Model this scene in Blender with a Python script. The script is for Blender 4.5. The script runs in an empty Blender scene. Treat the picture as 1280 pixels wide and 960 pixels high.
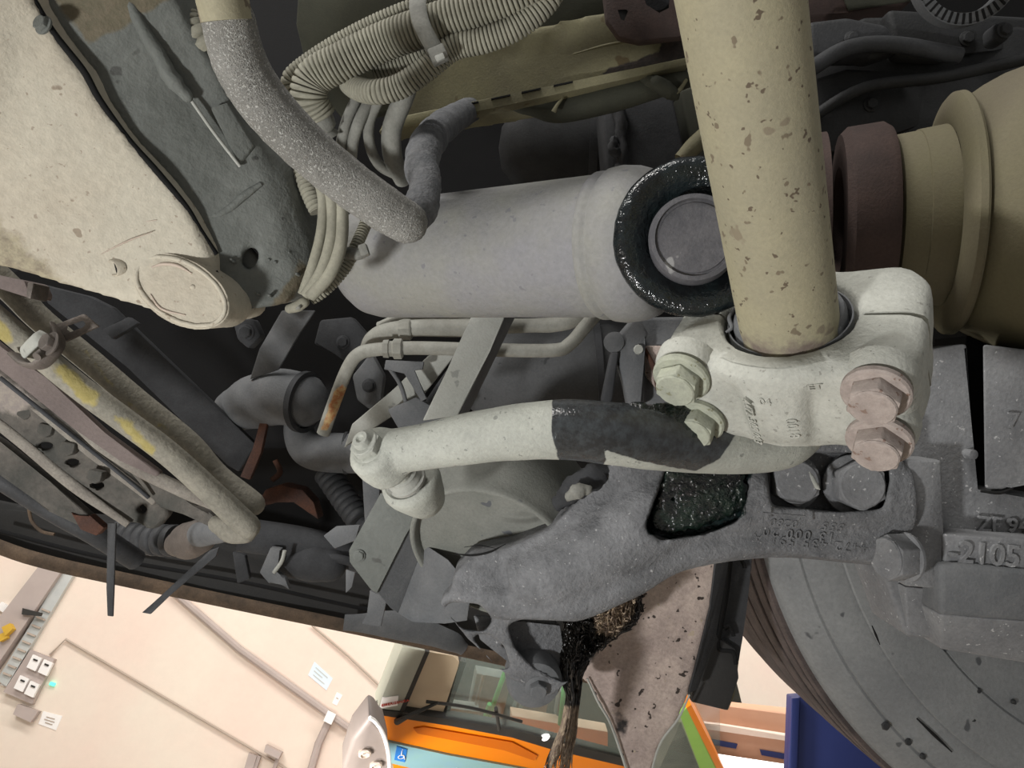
import bpy, bmesh, math, random
from mathutils import Vector, Matrix, noise
random.seed(7)
sc = bpy.context.scene
COL = sc.collection
V = Vector
# ------------------------------------------------------------------ camera, world, light
F = 924.0
TH, PH = math.radians(25), math.radians(24)
fw = V((0, math.cos(TH), math.sin(TH))); up0 = V((0, -math.sin(TH), math.cos(TH))); rt0 = V((1, 0, 0))
cu = up0*math.cos(PH) - rt0*math.sin(PH)
cr = rt0*math.cos(PH) + up0*math.sin(PH)
CAM = V((0, 0, 1.55))
R3 = Matrix((cr, cu, -fw)).transposed()
M4 = Matrix.Translation(CAM) @ R3.to_4x4()
cd = bpy.data.cameras.new('camera'); cam = bpy.data.objects.new('camera', cd); COL.objects.link(cam)
cam.matrix_world = M4; cd.sensor_width = 36; cd.lens = 36*F/1280; cd.clip_start = .02; cd.clip_end = 100
sc.camera = cam
w = bpy.data.worlds.new('world'); sc.world = w; w.use_nodes = True
bg = w.node_tree.nodes['Background']; bg.inputs[0].default_value = (1.0, .99, .975, 1); bg.inputs[1].default_value = .27
vs = sc.view_settings
vs.view_transform = 'Standard'; vs.look = 'None'; vs.gamma = 1; vs.use_curve_mapping = False; vs.exposure = 0.0

def area(name, camloc, target, size, power, color=(1, 1, 1)):
    l = bpy.data.lights.new(name, 'AREA'); l.shape = 'DISK'; l.size = size; l.energy = power; l.color = color
    o = bpy.data.objects.new(name, l); COL.objects.link(o)
    o.location = M4 @ V(camloc)
    d = (M4 @ V(target)) - o.location
    o.rotation_euler = d.to_track_quat('-Z', 'Y').to_euler()
    return o
# inspection lamp held beside the phone, the workshop strip lights, added bus fills
area('inspection_lamp', (-.50, -.33, .12), (.0, -.02, -.60), .08, 7.4, (1, .995, .985))
def room_light(name, loc, rot, sx, sy, power):
    l = bpy.data.lights.new(name, 'AREA'); l.shape = 'RECTANGLE'; l.size = sx; l.size_y = sy; l.energy = power; l.color = (1, .97, .93)
    o = bpy.data.objects.new(name, l); COL.objects.link(o); o.location = loc; o.rotation_euler = rot
room_light('workshop_strip_light', (-3.5, 3.0, 5.6), (math.radians(40), 0, 0), 5, .6, 185)
room_light('added_bus_fill', (-4.2, -1.2, 4.6), (math.radians(58), 0, math.radians(-38)), 4, .5, 280)  # unseen fill added to brighten the orange bus front
room_light('workshop_strip_light.001', (2.5, 3.4, 5.6), (math.radians(40), 0, 0), 5, .6, 170)

bl = area('added_bus_fill_low', (-1.25, -1.95, -2.2), (.0, -1.65, -3.6), .5, 58, (1, .97, .93))  # second unseen fill, low and closer, added for the bus front
# ------------------------------------------------------------------ helpers
def P(px, py, d): return V(((px-640)/F*d, (480-py)/F*d, -d))
def proj(p): return (640+F*p.x/-p.z, 480-F*p.y/-p.z)
WL = {}
def s2l(c): return c/12.92 if c <= .04045 else ((c+.055)/1.055)**2.4
def hx(h): return tuple(s2l(int(h[i:i+2], 16)/255) for i in (0, 2, 4)) + (1,)

def unit(v): return v.normalized()
def basis(axis, hint=None):
    a = unit(axis)
    h = hint or (V((0, 1, 0)) if abs(a.y) < .9 else V((1, 0, 0)))
    u = unit(h - a*h.dot(a)); v = a.cross(u)
    return a, u, v

def crom(pts, vals, n):
    if n <= 1: return list(pts), list(vals)
    P_, R_ = [], []
    m = len(pts)
    for i in range(m-1):
        p0 = pts[i-1] if i else pts[0]*2-pts[1]; p1 = pts[i]; p2 = pts[i+1]; p3 = pts[i+2] if i+2 < m else pts[-1]*2-pts[-2]
        for k in range(n):
            t = k/n; t2 = t*t; t3 = t2*t
            P_.append(.5*((2*p1)+(p2-p0)*t+(2*p0-5*p1+4*p2-p3)*t2+(3*p1-p0-3*p2+p3)*t3))
            s = t*t*(3-2*t); R_.append(vals[i]*(1-s)+vals[i+1]*s)
    P_.append(pts[-1]); R_.append(vals[-1])
    return P_, R_

class B:
    def __init__(s): s.bm = bmesh.new()
    def tube(s, pts, r, seg=18, n=6, cap='flat', flat=1.0, hint=None, wob=0):
        rs = list(r) if isinstance(r, (list, tuple)) else [r]*len(pts)
        if len(pts) == 2: n = max(1, n//2) if wob else 1
        pts, rs = crom([V(p) for p in pts], rs, n)
        if cap == 'round':
            for e in (0, 1):
                a, b_ = (pts[0], pts[1]) if e == 0 else (pts[-1], pts[-2]); rr = rs[0] if e == 0 else rs[-1]
                d = unit(a-b_); ex = [(a+d*rr*math.sin(q), rr*max(.05, math.cos(q))) for q in (.45, .9, 1.25, 1.5)]
                if e == 0: pts = [x[0] for x in ex[::-1]]+pts; rs = [x[1] for x in ex[::-1]]+rs
                else: pts += [x[0] for x in ex]; rs += [x[1] for x in ex]
        t = unit(pts[1]-pts[0]); _, u, v = basis(t, hint)
        rings = []
        for i, p in enumerate(pts):
            tn = unit((pts[min(i+1, len(pts)-1)]-pts[max(i-1, 0)]))
            u = unit(u-tn*u.dot(tn)); v = tn.cross(u)
            ring = []
            for k in range(seg):
                a = 2*math.pi*k/seg; rr = rs[i]
                q = p+u*math.cos(a)*rr+v*math.sin(a)*rr*flat
                if wob: q = q+(q-p)*wob*noise.noise(q*60)
                ring.append(s.bm.verts.new(q))
            rings.append(ring)
        for i in range(len(rings)-1):
            for k in range(seg):
                s.bm.faces.new((rings[i][k], rings[i][(k+1) % seg], rings[i+1][(k+1) % seg], rings[i+1][k]))
        s.bm.faces.new(rings[0][::-1]); s.bm.faces.new(rings[-1])
        return s
    def corr(s, pts, r, pitch=.0042, depth=.32, seg=20):
        P_, _ = crom([V(p) for p in pts], [r]*len(pts), 24)
        L = [0]
        for i in range(1, len(P_)): L.append(L[-1]+(P_[i]-P_[i-1]).length)
        out, rr = [], []; st = pitch/6; k = 0; j = 0
        while k*st < L[-1]:
            x = k*st
            while L[j+1] < x: j += 1
            f = (x-L[j])/(L[j+1]-L[j]+1e-9); out.append(P_[j].lerp(P_[j+1], f)); rr.append(r*(.985, 1.01, 1.015, 1.01, .985, 1-depth)[k % 6]); k += 1
        return s.tube(out, rr, seg=seg, n=1)
    def lathe(s, o, axis, prof, seg=40, hint=None):
        a, u, v = basis(axis, hint); rings = []
        for t, r in prof:
            if r < 1e-6: rings.append([s.bm.verts.new(o+a*t)])
            else: rings.append([s.bm.verts.new(o+a*t+(u*math.cos(2*math.pi*k/seg)+v*math.sin(2*math.pi*k/seg))*r) for k in range(seg)])
        for i in range(len(rings)-1):
            A, C = rings[i], rings[i+1]
            for k in range(seg):
                k2 = (k+1) % seg
                if len(A) == 1 and len(C) == 1: continue
                if len(A) == 1: s.bm.faces.new((A[0], C[k2], C[k]))
                elif len(C) == 1: s.bm.faces.new((A[k], A[k2], C[0]))
                else: s.bm.faces.new((A[k], A[k2], C[k2], C[k]))
        if len(rings[0]) > 1: s.bm.faces.new(rings[0][::-1])
        if len(rings[-1]) > 1: s.bm.faces.new(rings[-1])
        return s
    def ringlathe(s, o, axis, prof, seg=48, hint=None):      # closed profile, hole in the middle
        a, u, v = basis(axis, hint)
        rings = [[s.bm.verts.new(o+a*t+(u*math.cos(2*math.pi*k/seg)+v*math.sin(2*math.pi*k/seg))*r) for k in range(seg)] for t, r in prof]
        for i in range(len(rings)):
            A, C = rings[i], rings[(i+1) % len(rings)]
            for k in range(seg): s.bm.faces.new((A[k], A[(k+1) % seg], C[(k+1) % seg], C[k]))
        return s
    def prism(s, pts, thick, bev=0.0, bseg=2):
        tv = V((0, 0, -thick)) if not isinstance(thick, Vector) else thick
        b2 = bmesh.new()
        A = [b2.verts.new(p) for p in pts]; C = [b2.verts.new(p+tv) for p in pts]; n = len(pts)
        b2.faces.new(A); b2.faces.new(C[::-1])
        for i in range(n): b2.faces.new((A[(i+1) % n], A[i], C[i], C[(i+1) % n]))
        if bev: bmesh.ops.bevel(b2, geom=[e for e in b2.edges], offset=bev, segments=bseg, profile=.5, affect='EDGES', clamp_overlap=True)
        return s.merge(b2)
    def box(s, c, ax, h, bev=0.0):
        u, v, n = ax
        pts = [c+u*h[0]*a+v*h[1]*b_+n*h[2] for a, b_ in ((-1, -1), (1, -1), (1, 1), (-1, 1))]
        return s.prism(pts, n*(-2*h[2]), bev)
    def merge(s, b2):
        me = bpy.data.meshes.new('tmp'); b2.to_mesh(me); b2.free(); s.bm.from_mesh(me); bpy.data.meshes.remove(me); return s
    def obj(s, name, mat, parent=None, smooth=35, remesh=None, sm=0, cut=None, disp=None, **tags):
        bmesh.ops.recalc_face_normals(s.bm, faces=s.bm.faces)
        me = bpy.data.meshes.new(name); s.bm.to_mesh(me); s.bm.free()
        if remesh or cut:
            o = bpy.data.objects.new('tmp', me); COL.objects.link(o)
            cos = []
            if remesh:
                m = o.modifiers.new('r', 'REMESH'); m.mode = 'VOXEL'; m.voxel_size = remesh
            for c in (cut or []):
                bmesh.ops.recalc_face_normals(c.bm, faces=c.bm.faces)
                cm = bpy.data.meshes.new('c'); c.bm.to_mesh(cm); c.bm.free(); co = bpy.data.objects.new('c', cm); COL.objects.link(co); cos.append(co)
                m = o.modifiers.new('b', 'BOOLEAN'); m.operation = 'DIFFERENCE'; m.solver = 'EXACT'; m.object = co
            if sm:
                if cut and remesh:
                    m = o.modifiers.new('r2', 'REMESH'); m.mode = 'VOXEL'; m.voxel_size = remesh
                m = o.modifiers.new('s', 'SMOOTH'); m.factor = .5; m.iterations = sm
            dg = bpy.context.evaluated_depsgraph_get(); me2 = bpy.data.meshes.new_from_object(o.evaluated_get(dg))
            bpy.data.objects.remove(o); bpy.data.meshes.remove(me); me = me2; me.name = name
            for co in cos: bpy.data.objects.remove(co)
        if disp:
            amp, scl = disp
            me.update(); nn = [v.normal.copy() for v in me.vertices]
            for v, n_ in zip(me.vertices, nn): v.co += n_*amp*(noise.noise(v.co*scl)+.5*noise.noise(v.co*scl*2.7))
        return link(name, me, mat, parent, smooth, **tags)

def link(name, me, mat, parent=None, smooth=35, paint=None, label=None, cat=None, group=None, kind=None, camspace=True):
    if paint:
        at = me.attributes.new('stain', 'FLOAT', 'POINT')
        for i, v in enumerate(me.vertices):
            x, y = proj(v.co); at.data[i].value = paint(x, y, v.co)
    if camspace: me.transform(M4)
    c = V((0, 0, 0))
    if len(me.vertices):
        xs = [v.co for v in me.vertices]
        c = V([(min(q[i] for q in xs)+max(q[i] for q in xs))/2 for i in (0, 1, 2)])
    me.transform(Matrix.Translation(-c)); me.materials.clear(); me.materials.append(mat)
    if smooth:
        me.polygons.foreach_set('use_smooth', [True]*len(me.polygons)); me.set_sharp_from_angle(angle=math.radians(smooth))
    o = bpy.data.objects.new(name, me); COL.objects.link(o); WL[o.name] = c
    if parent: o.parent = parent; o.location = c-WL[parent.name]
    else: o.location = c
    tag(o, label, cat, group, kind); return o
def tag(o, label=None, cat=None, group=None, kind=None):
    if label: o['label'] = label
    if cat: o['category'] = cat
    if group: o['group'] = group
    if kind: o['kind'] = kind
    return o
def thing(name, at, label, cat, group=None, world=False):
    o = bpy.data.objects.new(name, None); COL.objects.link(o); o.empty_display_size = .02
    o.location = at if world else M4 @ at; WL[o.name] = V(o.location); return tag(o, label, cat, group)
def dup(src, wloc, parent=None, **t):
    o = src.copy(); COL.objects.link(o); WL[o.name] = wloc
    o.parent = parent; o.location = wloc-(WL[parent.name] if parent else V((0, 0, 0)))
    for k in ('label', 'category', 'group'):
        if k in o and k in t: pass
    tag(o, **t); return o
def text(body, o, xd, yd, size, ext, mat, parent, name='embossed_text', align='LEFT', space=1.0, **t):
    cu_ = bpy.data.curves.new('t', 'FONT'); cu_.body = body; cu_.size = size; cu_.extrude = ext; cu_.align_x = align; cu_.offset = size*.012
    cu_.resolution_u = 3; cu_.space_character = space
    to = bpy.data.objects.new('t', cu_); COL.objects.link(to)
    dg = bpy.context.evaluated_depsgraph_get(); me = bpy.data.meshes.new_from_object(to.evaluated_get(dg)); bpy.data.objects.remove(to)
    xd = unit(xd); yd = unit(yd-xd*yd.dot(xd)); zd = xd.cross(yd)
    me.transform(Matrix.Translation(o) @ Matrix((xd, yd, zd)).transposed().to_4x4())
    return link(name, me, mat, parent, 0, **t)

def snap(o, target, zdir, h=.0009, hb=-.001):
    # lay raised characters onto the casting they belong to
    from mathutils.bvhtree import BVHTree
    tw = WL[target.name]; bv_ = BVHTree.FromPolygons([v.co+tw for v in target.data.vertices], [tuple(p.vertices) for p in target.data.polygons])
    zw = unit(R3 @ unit(zdir)); c = WL[o.name]; zs = [(v.co).dot(zw) for v in o.data.vertices]; mid = (min(zs)+max(zs))/2
    import numpy as np
    a_, u, v_ = basis(zw); A = []; Y = []
    for v, z in zip(o.data.vertices, zs):
        if z <= mid: continue
        base = v.co+c-zw*(z-mid); hit = bv_.ray_cast(base+zw*.03, -zw)
        if hit[0] is not None and (hit[0]-base).length < .03: A.append((v.co.dot(u), v.co.dot(v_), 1)); Y.append((hit[0]-base).dot(zw))
    if len(A) < 6: return
    A = np.array(A); Y = np.array(Y); k = np.linalg.lstsq(A, Y, rcond=None)[0]; up_h = float(np.percentile(Y-A@k, 85))
    for v, z in zip(o.data.vertices, zs):
        sh = float(k[0])*v.co.dot(u)+float(k[1])*v.co.dot(v_)+float(k[2])
        v.co = v.co+zw*(sh-(z-mid)+(h+up_h if z > mid else -.004))
# ------------------------------------------------------------------ materials
def mat(name, c1, c2=None, sc1=22, rough=.85, metal=0, bump=.25, bsc=420, speck=None, stain=None, srough=.18, grain=.25, streak=None, spec=.35, alpha=None, emit=None, sbump=.6, bal=.5):
    m = bpy.data.materials.new(name); m.use_nodes = True; nt = m.node_tree; N = nt.nodes; L = nt.links
    bs = N['Principled BSDF']; tc = N.new('ShaderNodeTexCoord'); mp = N.new('ShaderNodeMapping'); L.new(tc.outputs['Object'], mp.inputs[0])
    if streak: mp.inputs['Rotation'].default_value = streak[0]; mp.inputs['Scale'].default_value = streak[1]
    def nz(s, det=4, ro=.6, src=mp):
        n = N.new('ShaderNodeTexNoise'); n.inputs['Scale'].default_value = s; n.inputs['Detail'].default_value = det; n.inputs['Roughness'].default_value = ro; L.new(src.outputs[0], n.inputs['Vector']); return n
    def ramp(src, a, b_):
        r = N.new('ShaderNodeMapRange'); r.inputs[1].default_value = a; r.inputs[2].default_value = b_; L.new(src, r.inputs[0]); return r.outputs[0]
    def mix(f, a, b_, bt='MIX'):
        x = N.new('ShaderNodeMix'); x.data_type = 'RGBA'; x.blend_type = bt
        (L.new(f, x.inputs[0]) if not isinstance(f, float) else setattr(x.inputs[0], 'default_value', f))
        for i, q in ((6, a), (7, b_)):
            if isinstance(q, tuple): x.inputs[i].default_value = q
            else: L.new(q, x.inputs[i])
        return x.outputs[2]
    c1 = hx(c1); c2 = hx(c2) if c2 else tuple(x*.8 for x in c1[:3])+(1,)
    n1 = nz(sc1, 5, .62); col = mix(ramp(n1.outputs[0], bal-.14, bal+.14), c1, c2)
    n2 = nz(bsc, 3, .7)
    if grain:
        g = ramp(n2.outputs[0], .25, .75); gr = N.new('ShaderNodeMapRange'); gr.inputs[3].default_value = 1-grain; gr.inputs[4].default_value = 1+grain*.6; L.new(g, gr.inputs[0])
        cc = N.new('ShaderNodeCombineColor'); [L.new(gr.outputs[0], cc.inputs[i]) for i in range(3)]
        col = mix(1.0, col, cc.outputs[0], 'MULTIPLY')
    if speck:
        for sp in (speck if isinstance(speck, list) else [speck]):
            n3 = nz(sp[1], 2, .5, tc if False else mp); col = mix(ramp(n3.outputs[0], sp[2], sp[2]+.03), col, hx(sp[0]))
    rsock = None; height = n2.outputs[0]
    if stain:
        at = N.new('ShaderNodeAttribute'); at.attribute_name = 'stain'
        n4 = nz(90, 4, .6); ad = N.new('ShaderNodeMath'); ad.operation = 'MULTIPLY_ADD'; L.new(n4.outputs[0], ad.inputs[0]); ad.inputs[1].default_value = .5; L.new(at.outputs['Fac'], ad.inputs[2])
        f = ramp(ad.outputs[0], .68, .82)
        n5 = nz(160, 3, .7); scol = mix(ramp(n5.outputs[0], .4, .65), hx(stain[0]), hx(stain[1]))
        col = mix(f, col, scol)
        rr = N.new('ShaderNodeMapRange'); rr.inputs[3].default_value = rough; rr.inputs[4].default_value = srough; L.new(f, rr.inputs[0]); rsock = rr.outputs[0]
    L.new(col, bs.inputs['Base Color'])
    if rsock: L.new(rsock, bs.inputs['Roughness'])
    else: bs.inputs['Roughness'].default_value = rough
    bs.inputs['Metallic'].default_value = metal; bs.inputs['Specular IOR Level'].default_value = spec
    if bump:
        n6 = nz(bsc*.25, 4, .65); ad2 = N.new('ShaderNodeMath'); ad2.operation = 'ADD'; L.new(height, ad2.inputs[0]); L.new(n6.outputs[0], ad2.inputs[1])
        b = N.new('ShaderNodeBump'); b.inputs['Strength'].default_value = bump; b.inputs['Distance'].default_value = .0012; L.new(ad2.outputs[0], b.inputs['Height']); L.new(b.outputs[0], bs.inputs['Normal'])
    if alpha is not None: bs.inputs['Alpha'].default_value = alpha
    if emit: bs.inputs['Emission Color'].default_value = hx(emit[0]); bs.inputs['Emission Strength'].default_value = emit[1]
    return m
GR = ('101414', '1d2a2a')
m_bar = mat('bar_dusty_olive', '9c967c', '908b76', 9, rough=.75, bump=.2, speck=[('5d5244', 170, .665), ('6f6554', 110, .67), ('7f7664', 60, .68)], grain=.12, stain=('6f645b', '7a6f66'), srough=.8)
m_cast = mat('light_cast_iron', 'b2b3ab', 'a3a49c', 30, rough=.85, bump=.45, bsc=300, grain=.14, speck=('8d8d86', 240, .68))
m_arm = mat('grey_painted_arm', 'a8aaa1', '999b93', 30, rough=.75, bump=.35, bsc=420, grain=.14, stain=('2b2c2d', '3c4042'), srough=.14, spec=.6, speck=('7e807a', 200, .68))
m_boltpink = mat('pink_dusty_bolt', 'aa9f98', '938882', 60, rough=.8, bump=.3, grain=.15, speck=('7d6a60', 200, .66))
m_boltpale = mat('pale_green_bolt', 'a6a998', '94978a', 60, rough=.8, bump=.3, grain=.15, speck=('7d7d68', 200, .66))
m_dark = mat('dark_cast_steel', '747577', '5c5d5f', 30, rough=.78, bump=1.0, bsc=260, grain=.22, speck=('9a9a9a', 330, .7), stain=GR, srough=.15)
m_dark2 = mat('dark_grey_block', '828384', '6e6f71', 16, rough=.85, bump=.4, bsc=300, grain=.2, speck=('a4a4a4', 260, .68))
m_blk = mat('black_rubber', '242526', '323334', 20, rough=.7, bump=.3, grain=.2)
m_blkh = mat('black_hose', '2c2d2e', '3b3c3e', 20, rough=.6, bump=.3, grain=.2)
m_hose = mat('dusty_grey_hose', '8c8c85', '777771', 40, rough=.85, bump=.3, grain=.15)
m_corr = mat('corrugated_conduit', '959384', '807e71', 40, rough=.8, bump=.15, grain=.15)
m_foam = mat('speckled_foam_sleeve', '8f8e89', '7b7a75', 18, rough=.95, bump=1.0, bsc=900, grain=.35, speck=[('a8a8a3', 700, .6), ('6c6b68', 900, .64)])
m_tape = mat('wrapped_tape', '6a6b6d', '55575a', 60, rough=.8, bump=.9, bsc=260, grain=.35)
m_silver = mat('dusty_steel_tube', '868689', '8b8b85', 12, rough=.62, bump=.35, bsc=240, grain=.14, speck=('77777a', 110, .7), stain=('3d4746', '5b6a69'), srough=.3)
m_grease = mat('black_grease', '0f1214', '1a2224', 60, rough=.16, bump=1.0, bsc=200, grain=.3, spec=.6)
m_greaseg = mat('green_black_grease', '0b0e0f', '1b2a22', 70, rough=.14, bump=1.0, bsc=260, grain=.3, spec=.7, bal=.56)
m_disc = mat('dark_disc', '4c4c50', '5c5b5e', 60, rough=.6, bump=.3, grain=.2, speck=('8a8a8a', 70, .68))
m_olive = mat('olive_beam', '7c785c', '6b6752', 12, rough=.8, bump=.3, grain=.15, speck=('5a4f38', 30, .68), stain=('2c2826', '3c3430'), srough=.5, streak=((0, 0, .3), (1, 1, 1)))
m_olived = mat('dark_olive_panel', '45463a', '37382f', 8, rough=.85, bump=.2, grain=.1)
m_maroon = mat('maroon_primer', '4a3b36', '3a2f2c', 16, rough=.8, bump=.3, grain=.2)
m_beige = mat('beige_dusty_panel', 'b6b1a2', 'aca494', 7, rough=.85, bump=.6, bsc=160, grain=.12, speck=[('8a7f70', 75, .70), ('948a7c', 210, .68)], stain=('98907a', '7d7464'), srough=.85)
m_frame = mat('grey_painted_frame', '6e716d', '5c5f5b', 12, rough=.75, bump=.7, bsc=160, grain=.12, speck=('4a4b48', 55, .69), stain=('5f5a4a', '6a6252'), srough=.8)
m_yellow = mat('yellow_stained_pipe', '8c887c', '77746a', 22, rough=.85, bump=.6, bsc=260, grain=.25, stain=('8f8452', '9c9160'), srough=.9)
m_steelb = mat('bracket_steel', '6e6660', '5b5550', 40, rough=.6, metal=.3, bump=.3, grain=.2)
m_mauve = mat('mauve_angle_bar', '756a66', '665c59', 14, rough=.8, bump=.3, grain=.15)
m_rack = mat('dusty_rack', '625d57', '41413d', 22, rough=.85, bump=.5, bsc=220, grain=.25, stain=('857d78', '948c82'), srough=.9)
m_ridge = mat('pale_worn_ridge', '8a857c', '736d66', 30, rough=.85, bump=.5, grain=.25)
m_mid = mat('mid_grey_metal', '6c6d6e', '5c5e60', 24, rough=.8, bump=.3, grain=.15)
m_midl = mat('light_strap_metal', 'a5a6a0', '999a93', 24, rough=.8, bump=.25, grain=.1, speck=('80817c', 70, .7))
m_pipe = mat('grey_metal_pipe', '93938b', '828179', 40, rough=.7, bump=.25, grain=.12, stain=('a0653c', 'b8a070'), srough=.5)
m_res = mat('dark_reservoir_paint', '525354', '444546', 14, rough=.75, bump=.3, grain=.2, speck=('343536', 60, .69))
m_deep = mat('deep_dark_metal', '424345', '303133', 14, rough=.85, bump=.3, grain=.2)
m_black = mat('black_underbody', '0d0d0e', '121213', 6, rough=.9, bump=.2, grain=.2)
m_skirt = mat('black_skirt', '2a2a29', '323130', 10, rough=.7, bump=.2, grain=.15)
m_rim = mat('brown_dusty_edge', '6b5a4a', '4d4238', 30, rough=.9, bump=.4, grain=.25)
m_rust = mat('rusty_bracket', 'c2b2a7', 'a0918a', 14, rough=.85, bump=.6, bsc=260, grain=.25, speck=[('3c3430', 120, .66), ('a89a88', 90, .7)], stain=('2a2a2c', '403c3c'), srough=.4)
m_rusty = mat('rust', '5b3a2a', '42302a', 30, rough=.9, bump=.5, grain=.3)
m_rubber = mat('grey_dusty_rubber', '7b7c76', '6e706a', 20, rough=.8, bump=.3, grain=.15, speck=('55575a', 60, .7), stain=('3c4a44', '48544e'), srough=.6)
m_tyre = mat('tyre_rubber', '868888', '767879', 8, rough=.85, bump=.35, bsc=240, grain=.16, speck=('505254', 36, .68), stain=('3a3f42', '4b5155'), srough=.7)
m_tread = mat('tyre_tread', '5d5350', '463f3e', 24, rough=.9, bump=.6, grain=.3)
m_drum = mat('olive_brown_drum', '6a6353', '6f6a52', 5, rough=.8, bump=.2, grain=.1, stain=('5a4a44', '4f403c'), srough=.8)
m_fibre = mat('greasy_fibre', '15120f', '5a4a38', 60, rough=.35, bump=0, grain=.2, bal=.5)
m_fib = mat('greasy_fibre_mix', '100e0c', '1c1916', 60, rough=.3, bump=0, grain=.2, stain=('77675a', 'a8967e'), srough=.7, spec=.5)
m_fibre2 = mat('dry_fibre', '6f604c', '2a2420', 80, rough=.7, bump=0, grain=.2)
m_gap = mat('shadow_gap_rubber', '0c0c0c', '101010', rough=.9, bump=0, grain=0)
m_wall = mat('workshop_wall_paint', 'e6dacb', 'e6d2c4', .9, rough=.9, bump=.1, bsc=20, grain=.03)
m_floor = mat('concrete_floor', 'b0a99e', 'a39c92', 1.5, rough=.6, bump=.2, bsc=40, grain=.1)
m_ceil = mat('ceiling_paint', 'd8d2c8', 'd0cac0', 1.0, rough=.9, bump=0, grain=0)
m_trunk = mat('grey_trunking', 'a99c96', 'b5a8a2', 2, rough=.6, bump=0, grain=0)
m_lampg = mat('grey_lamp_housing', '857b76', '7c726c', 4, rough=.5, bump=0, grain=0)
m_ladder = mat('galvanised_tray', 'c9cbc8', 'b8bcba', 4, rough=.4, metal=.3, bump=0, grain=0)
m_wline = mat('dull_conduit', 'a89a8c', 'b8a99c', 2, rough=.6, bump=0, grain=0)
m_white = mat('white_plastic', 'f4f1ee', 'eeebe8', 2, rough=.5, bump=0, grain=0)
m_paperb = mat('bluish_paper', 'd4e4ee', 'dce8f0', 2, rough=.7, bump=0, grain=0)
m_red = mat('red_label', 'c8493a', 'b8402f', 2, rough=.6, bump=0, grain=0)
m_yel = mat('yellow_plastic', 'd8b040', 'c8a038', 2, rough=.6, bump=0, grain=0)
m_led = mat('green_indicator', '60e8b8', None, 2, emit=('60ffc8', 1.2), bump=0, grain=0)
m_orange = mat('orange_bus_paint', 'f58a10', 'ef8410', 2, rough=.3, bump=0, grain=0, spec=.5)
m_oran2 = mat('dark_orange_groove', 'cf6a0c', 'c8640c', 2, rough=.4, bump=0, grain=0)
m_cyan = mat('pale_blue_band', '86aebc', '8cb4ac', 3, rough=.4, bump=0, grain=0)
m_blue = mat('blue_sticker', '2f7fd0', '2a78c8', 3, rough=.4, bump=0, grain=0)
m_pillar = mat('grey_bus_pillar', 'a5a596', '9a9b8e', 4, rough=.5, bump=0, grain=0)
m_bbeige = mat('beige_bus_panel', 'c2b096', 'baa88e', 4, rough=.6, bump=0, grain=0)
m_seal = mat('black_seal', '35332f', '2b2a28', 6, rough=.6, bump=0, grain=0)
m_glass = mat('tinted_windscreen', '7c8c84', '84908a', 6, rough=.06, bump=0, grain=0, alpha=.22, spec=.6)
m_int = mat('bus_interior', '8a9088', '666e6a', 3, rough=.8, bump=0, grain=0)
m_intd = mat('bus_interior_dark', '5c6664', '4a5452', 3, rough=.8, bump=0, grain=0)
m_green = mat('green_rail', '4c9a50', '58a85a', 4, rough=.5, bump=0, grain=0)
m_lime = mat('lime_stripe', '9cc860', '90c058', 4, rough=.5, bump=0, grain=0)
m_column = mat('blue_column', '2c3870', '28346a', 4, rough=.5, bump=.1, grain=.05)
m_rail = mat('pinkish_rail', 'd6a88a', 'cfa084', 2, rough=.6, bump=0, grain=0)
m_lamp = mat('bright_panel', 'ffffff', None, 2, emit=('ffffff', 1.3), bump=0, grain=0)

def poly(pts, d=None): return [P(*p) if len(p) == 3 else P(p[0], p[1], d) for p in pts]
def hexbolt(par, o, ax, r, h, m, name='hex_bolt', washer=None, dome=.15, label=None, hint=None):
    a, u, v = basis(ax, hint); b = B()
    def hexring(t, rr): return [o+a*t+(u*math.cos(math.pi/3*k)+v*math.sin(math.pi/3*k))*rr for k in range(6)]
    b.prism(hexring(h*.93, r), a*(-h*.93), r*.07, 2)
    b.lathe(o+a*h*.8, ax, [(0, r*.8), (h*.16, r*.86), (h*.22, r*.8), (h*.24, 0)], 24)
    bo = b.obj(name, m, par, 30, label=label)
    if washer:
        wr, wh = washer
        B().lathe(o, ax, [(-.001, wr*.9), (0, wr), (wh*.7, wr), (wh, wr*.93), (wh, 0)], 32).obj('washer', m, bo, 40)
    return bo
def cutp(pts, d0, d1):
    pts = [(p[0], p[1]) for p in pts]; b = B(); A = [b.bm.verts.new(P(x, y, d0)) for x, y in pts]; C = [b.bm.verts.new(P(x, y, d1)) for x, y in pts]; n = len(pts)
    b.bm.faces.new(A); b.bm.faces.new(C[::-1])
    for i in range(n): b.bm.faces.new((A[(i+1) % n], A[i], C[i], C[(i+1) % n]))
    return b
def inpoly(x, y, pl):
    c = False; n = len(pl); j = n-1
    for i in range(n):
        if ((pl[i][1] > y) != (pl[j][1] > y)) and x < (pl[j][0]-pl[i][0])*(y-pl[i][1])/(pl[j][1]-pl[i][1]+1e-12)+pl[i][0]: c = not c
        j = i
    return c
def pdist(x, y, pl):
    m = 1e9
    for i in range(len(pl)):
        ax, ay = pl[i]; bx, by = pl[(i+1) % len(pl)]; dx, dy = bx-ax, by-ay
        t = max(0, min(1, ((x-ax)*dx+(y-ay)*dy)/(dx*dx+dy*dy+1e-9))); m = min(m, math.hypot(x-ax-dx*t, y-ay-dy*t))
    return m
def stainpoly(*pls, soft=8, base=.0, top=1.0):
    def f(x, y, co):
        v = base
        for pl in pls:
            d = pdist(x, y, pl); s = d if inpoly(x, y, pl) else -d
            v = max(v, base+(top-base)*min(1, max(0, .5+s/(2*soft))))
        return v*.75
    return f

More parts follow.
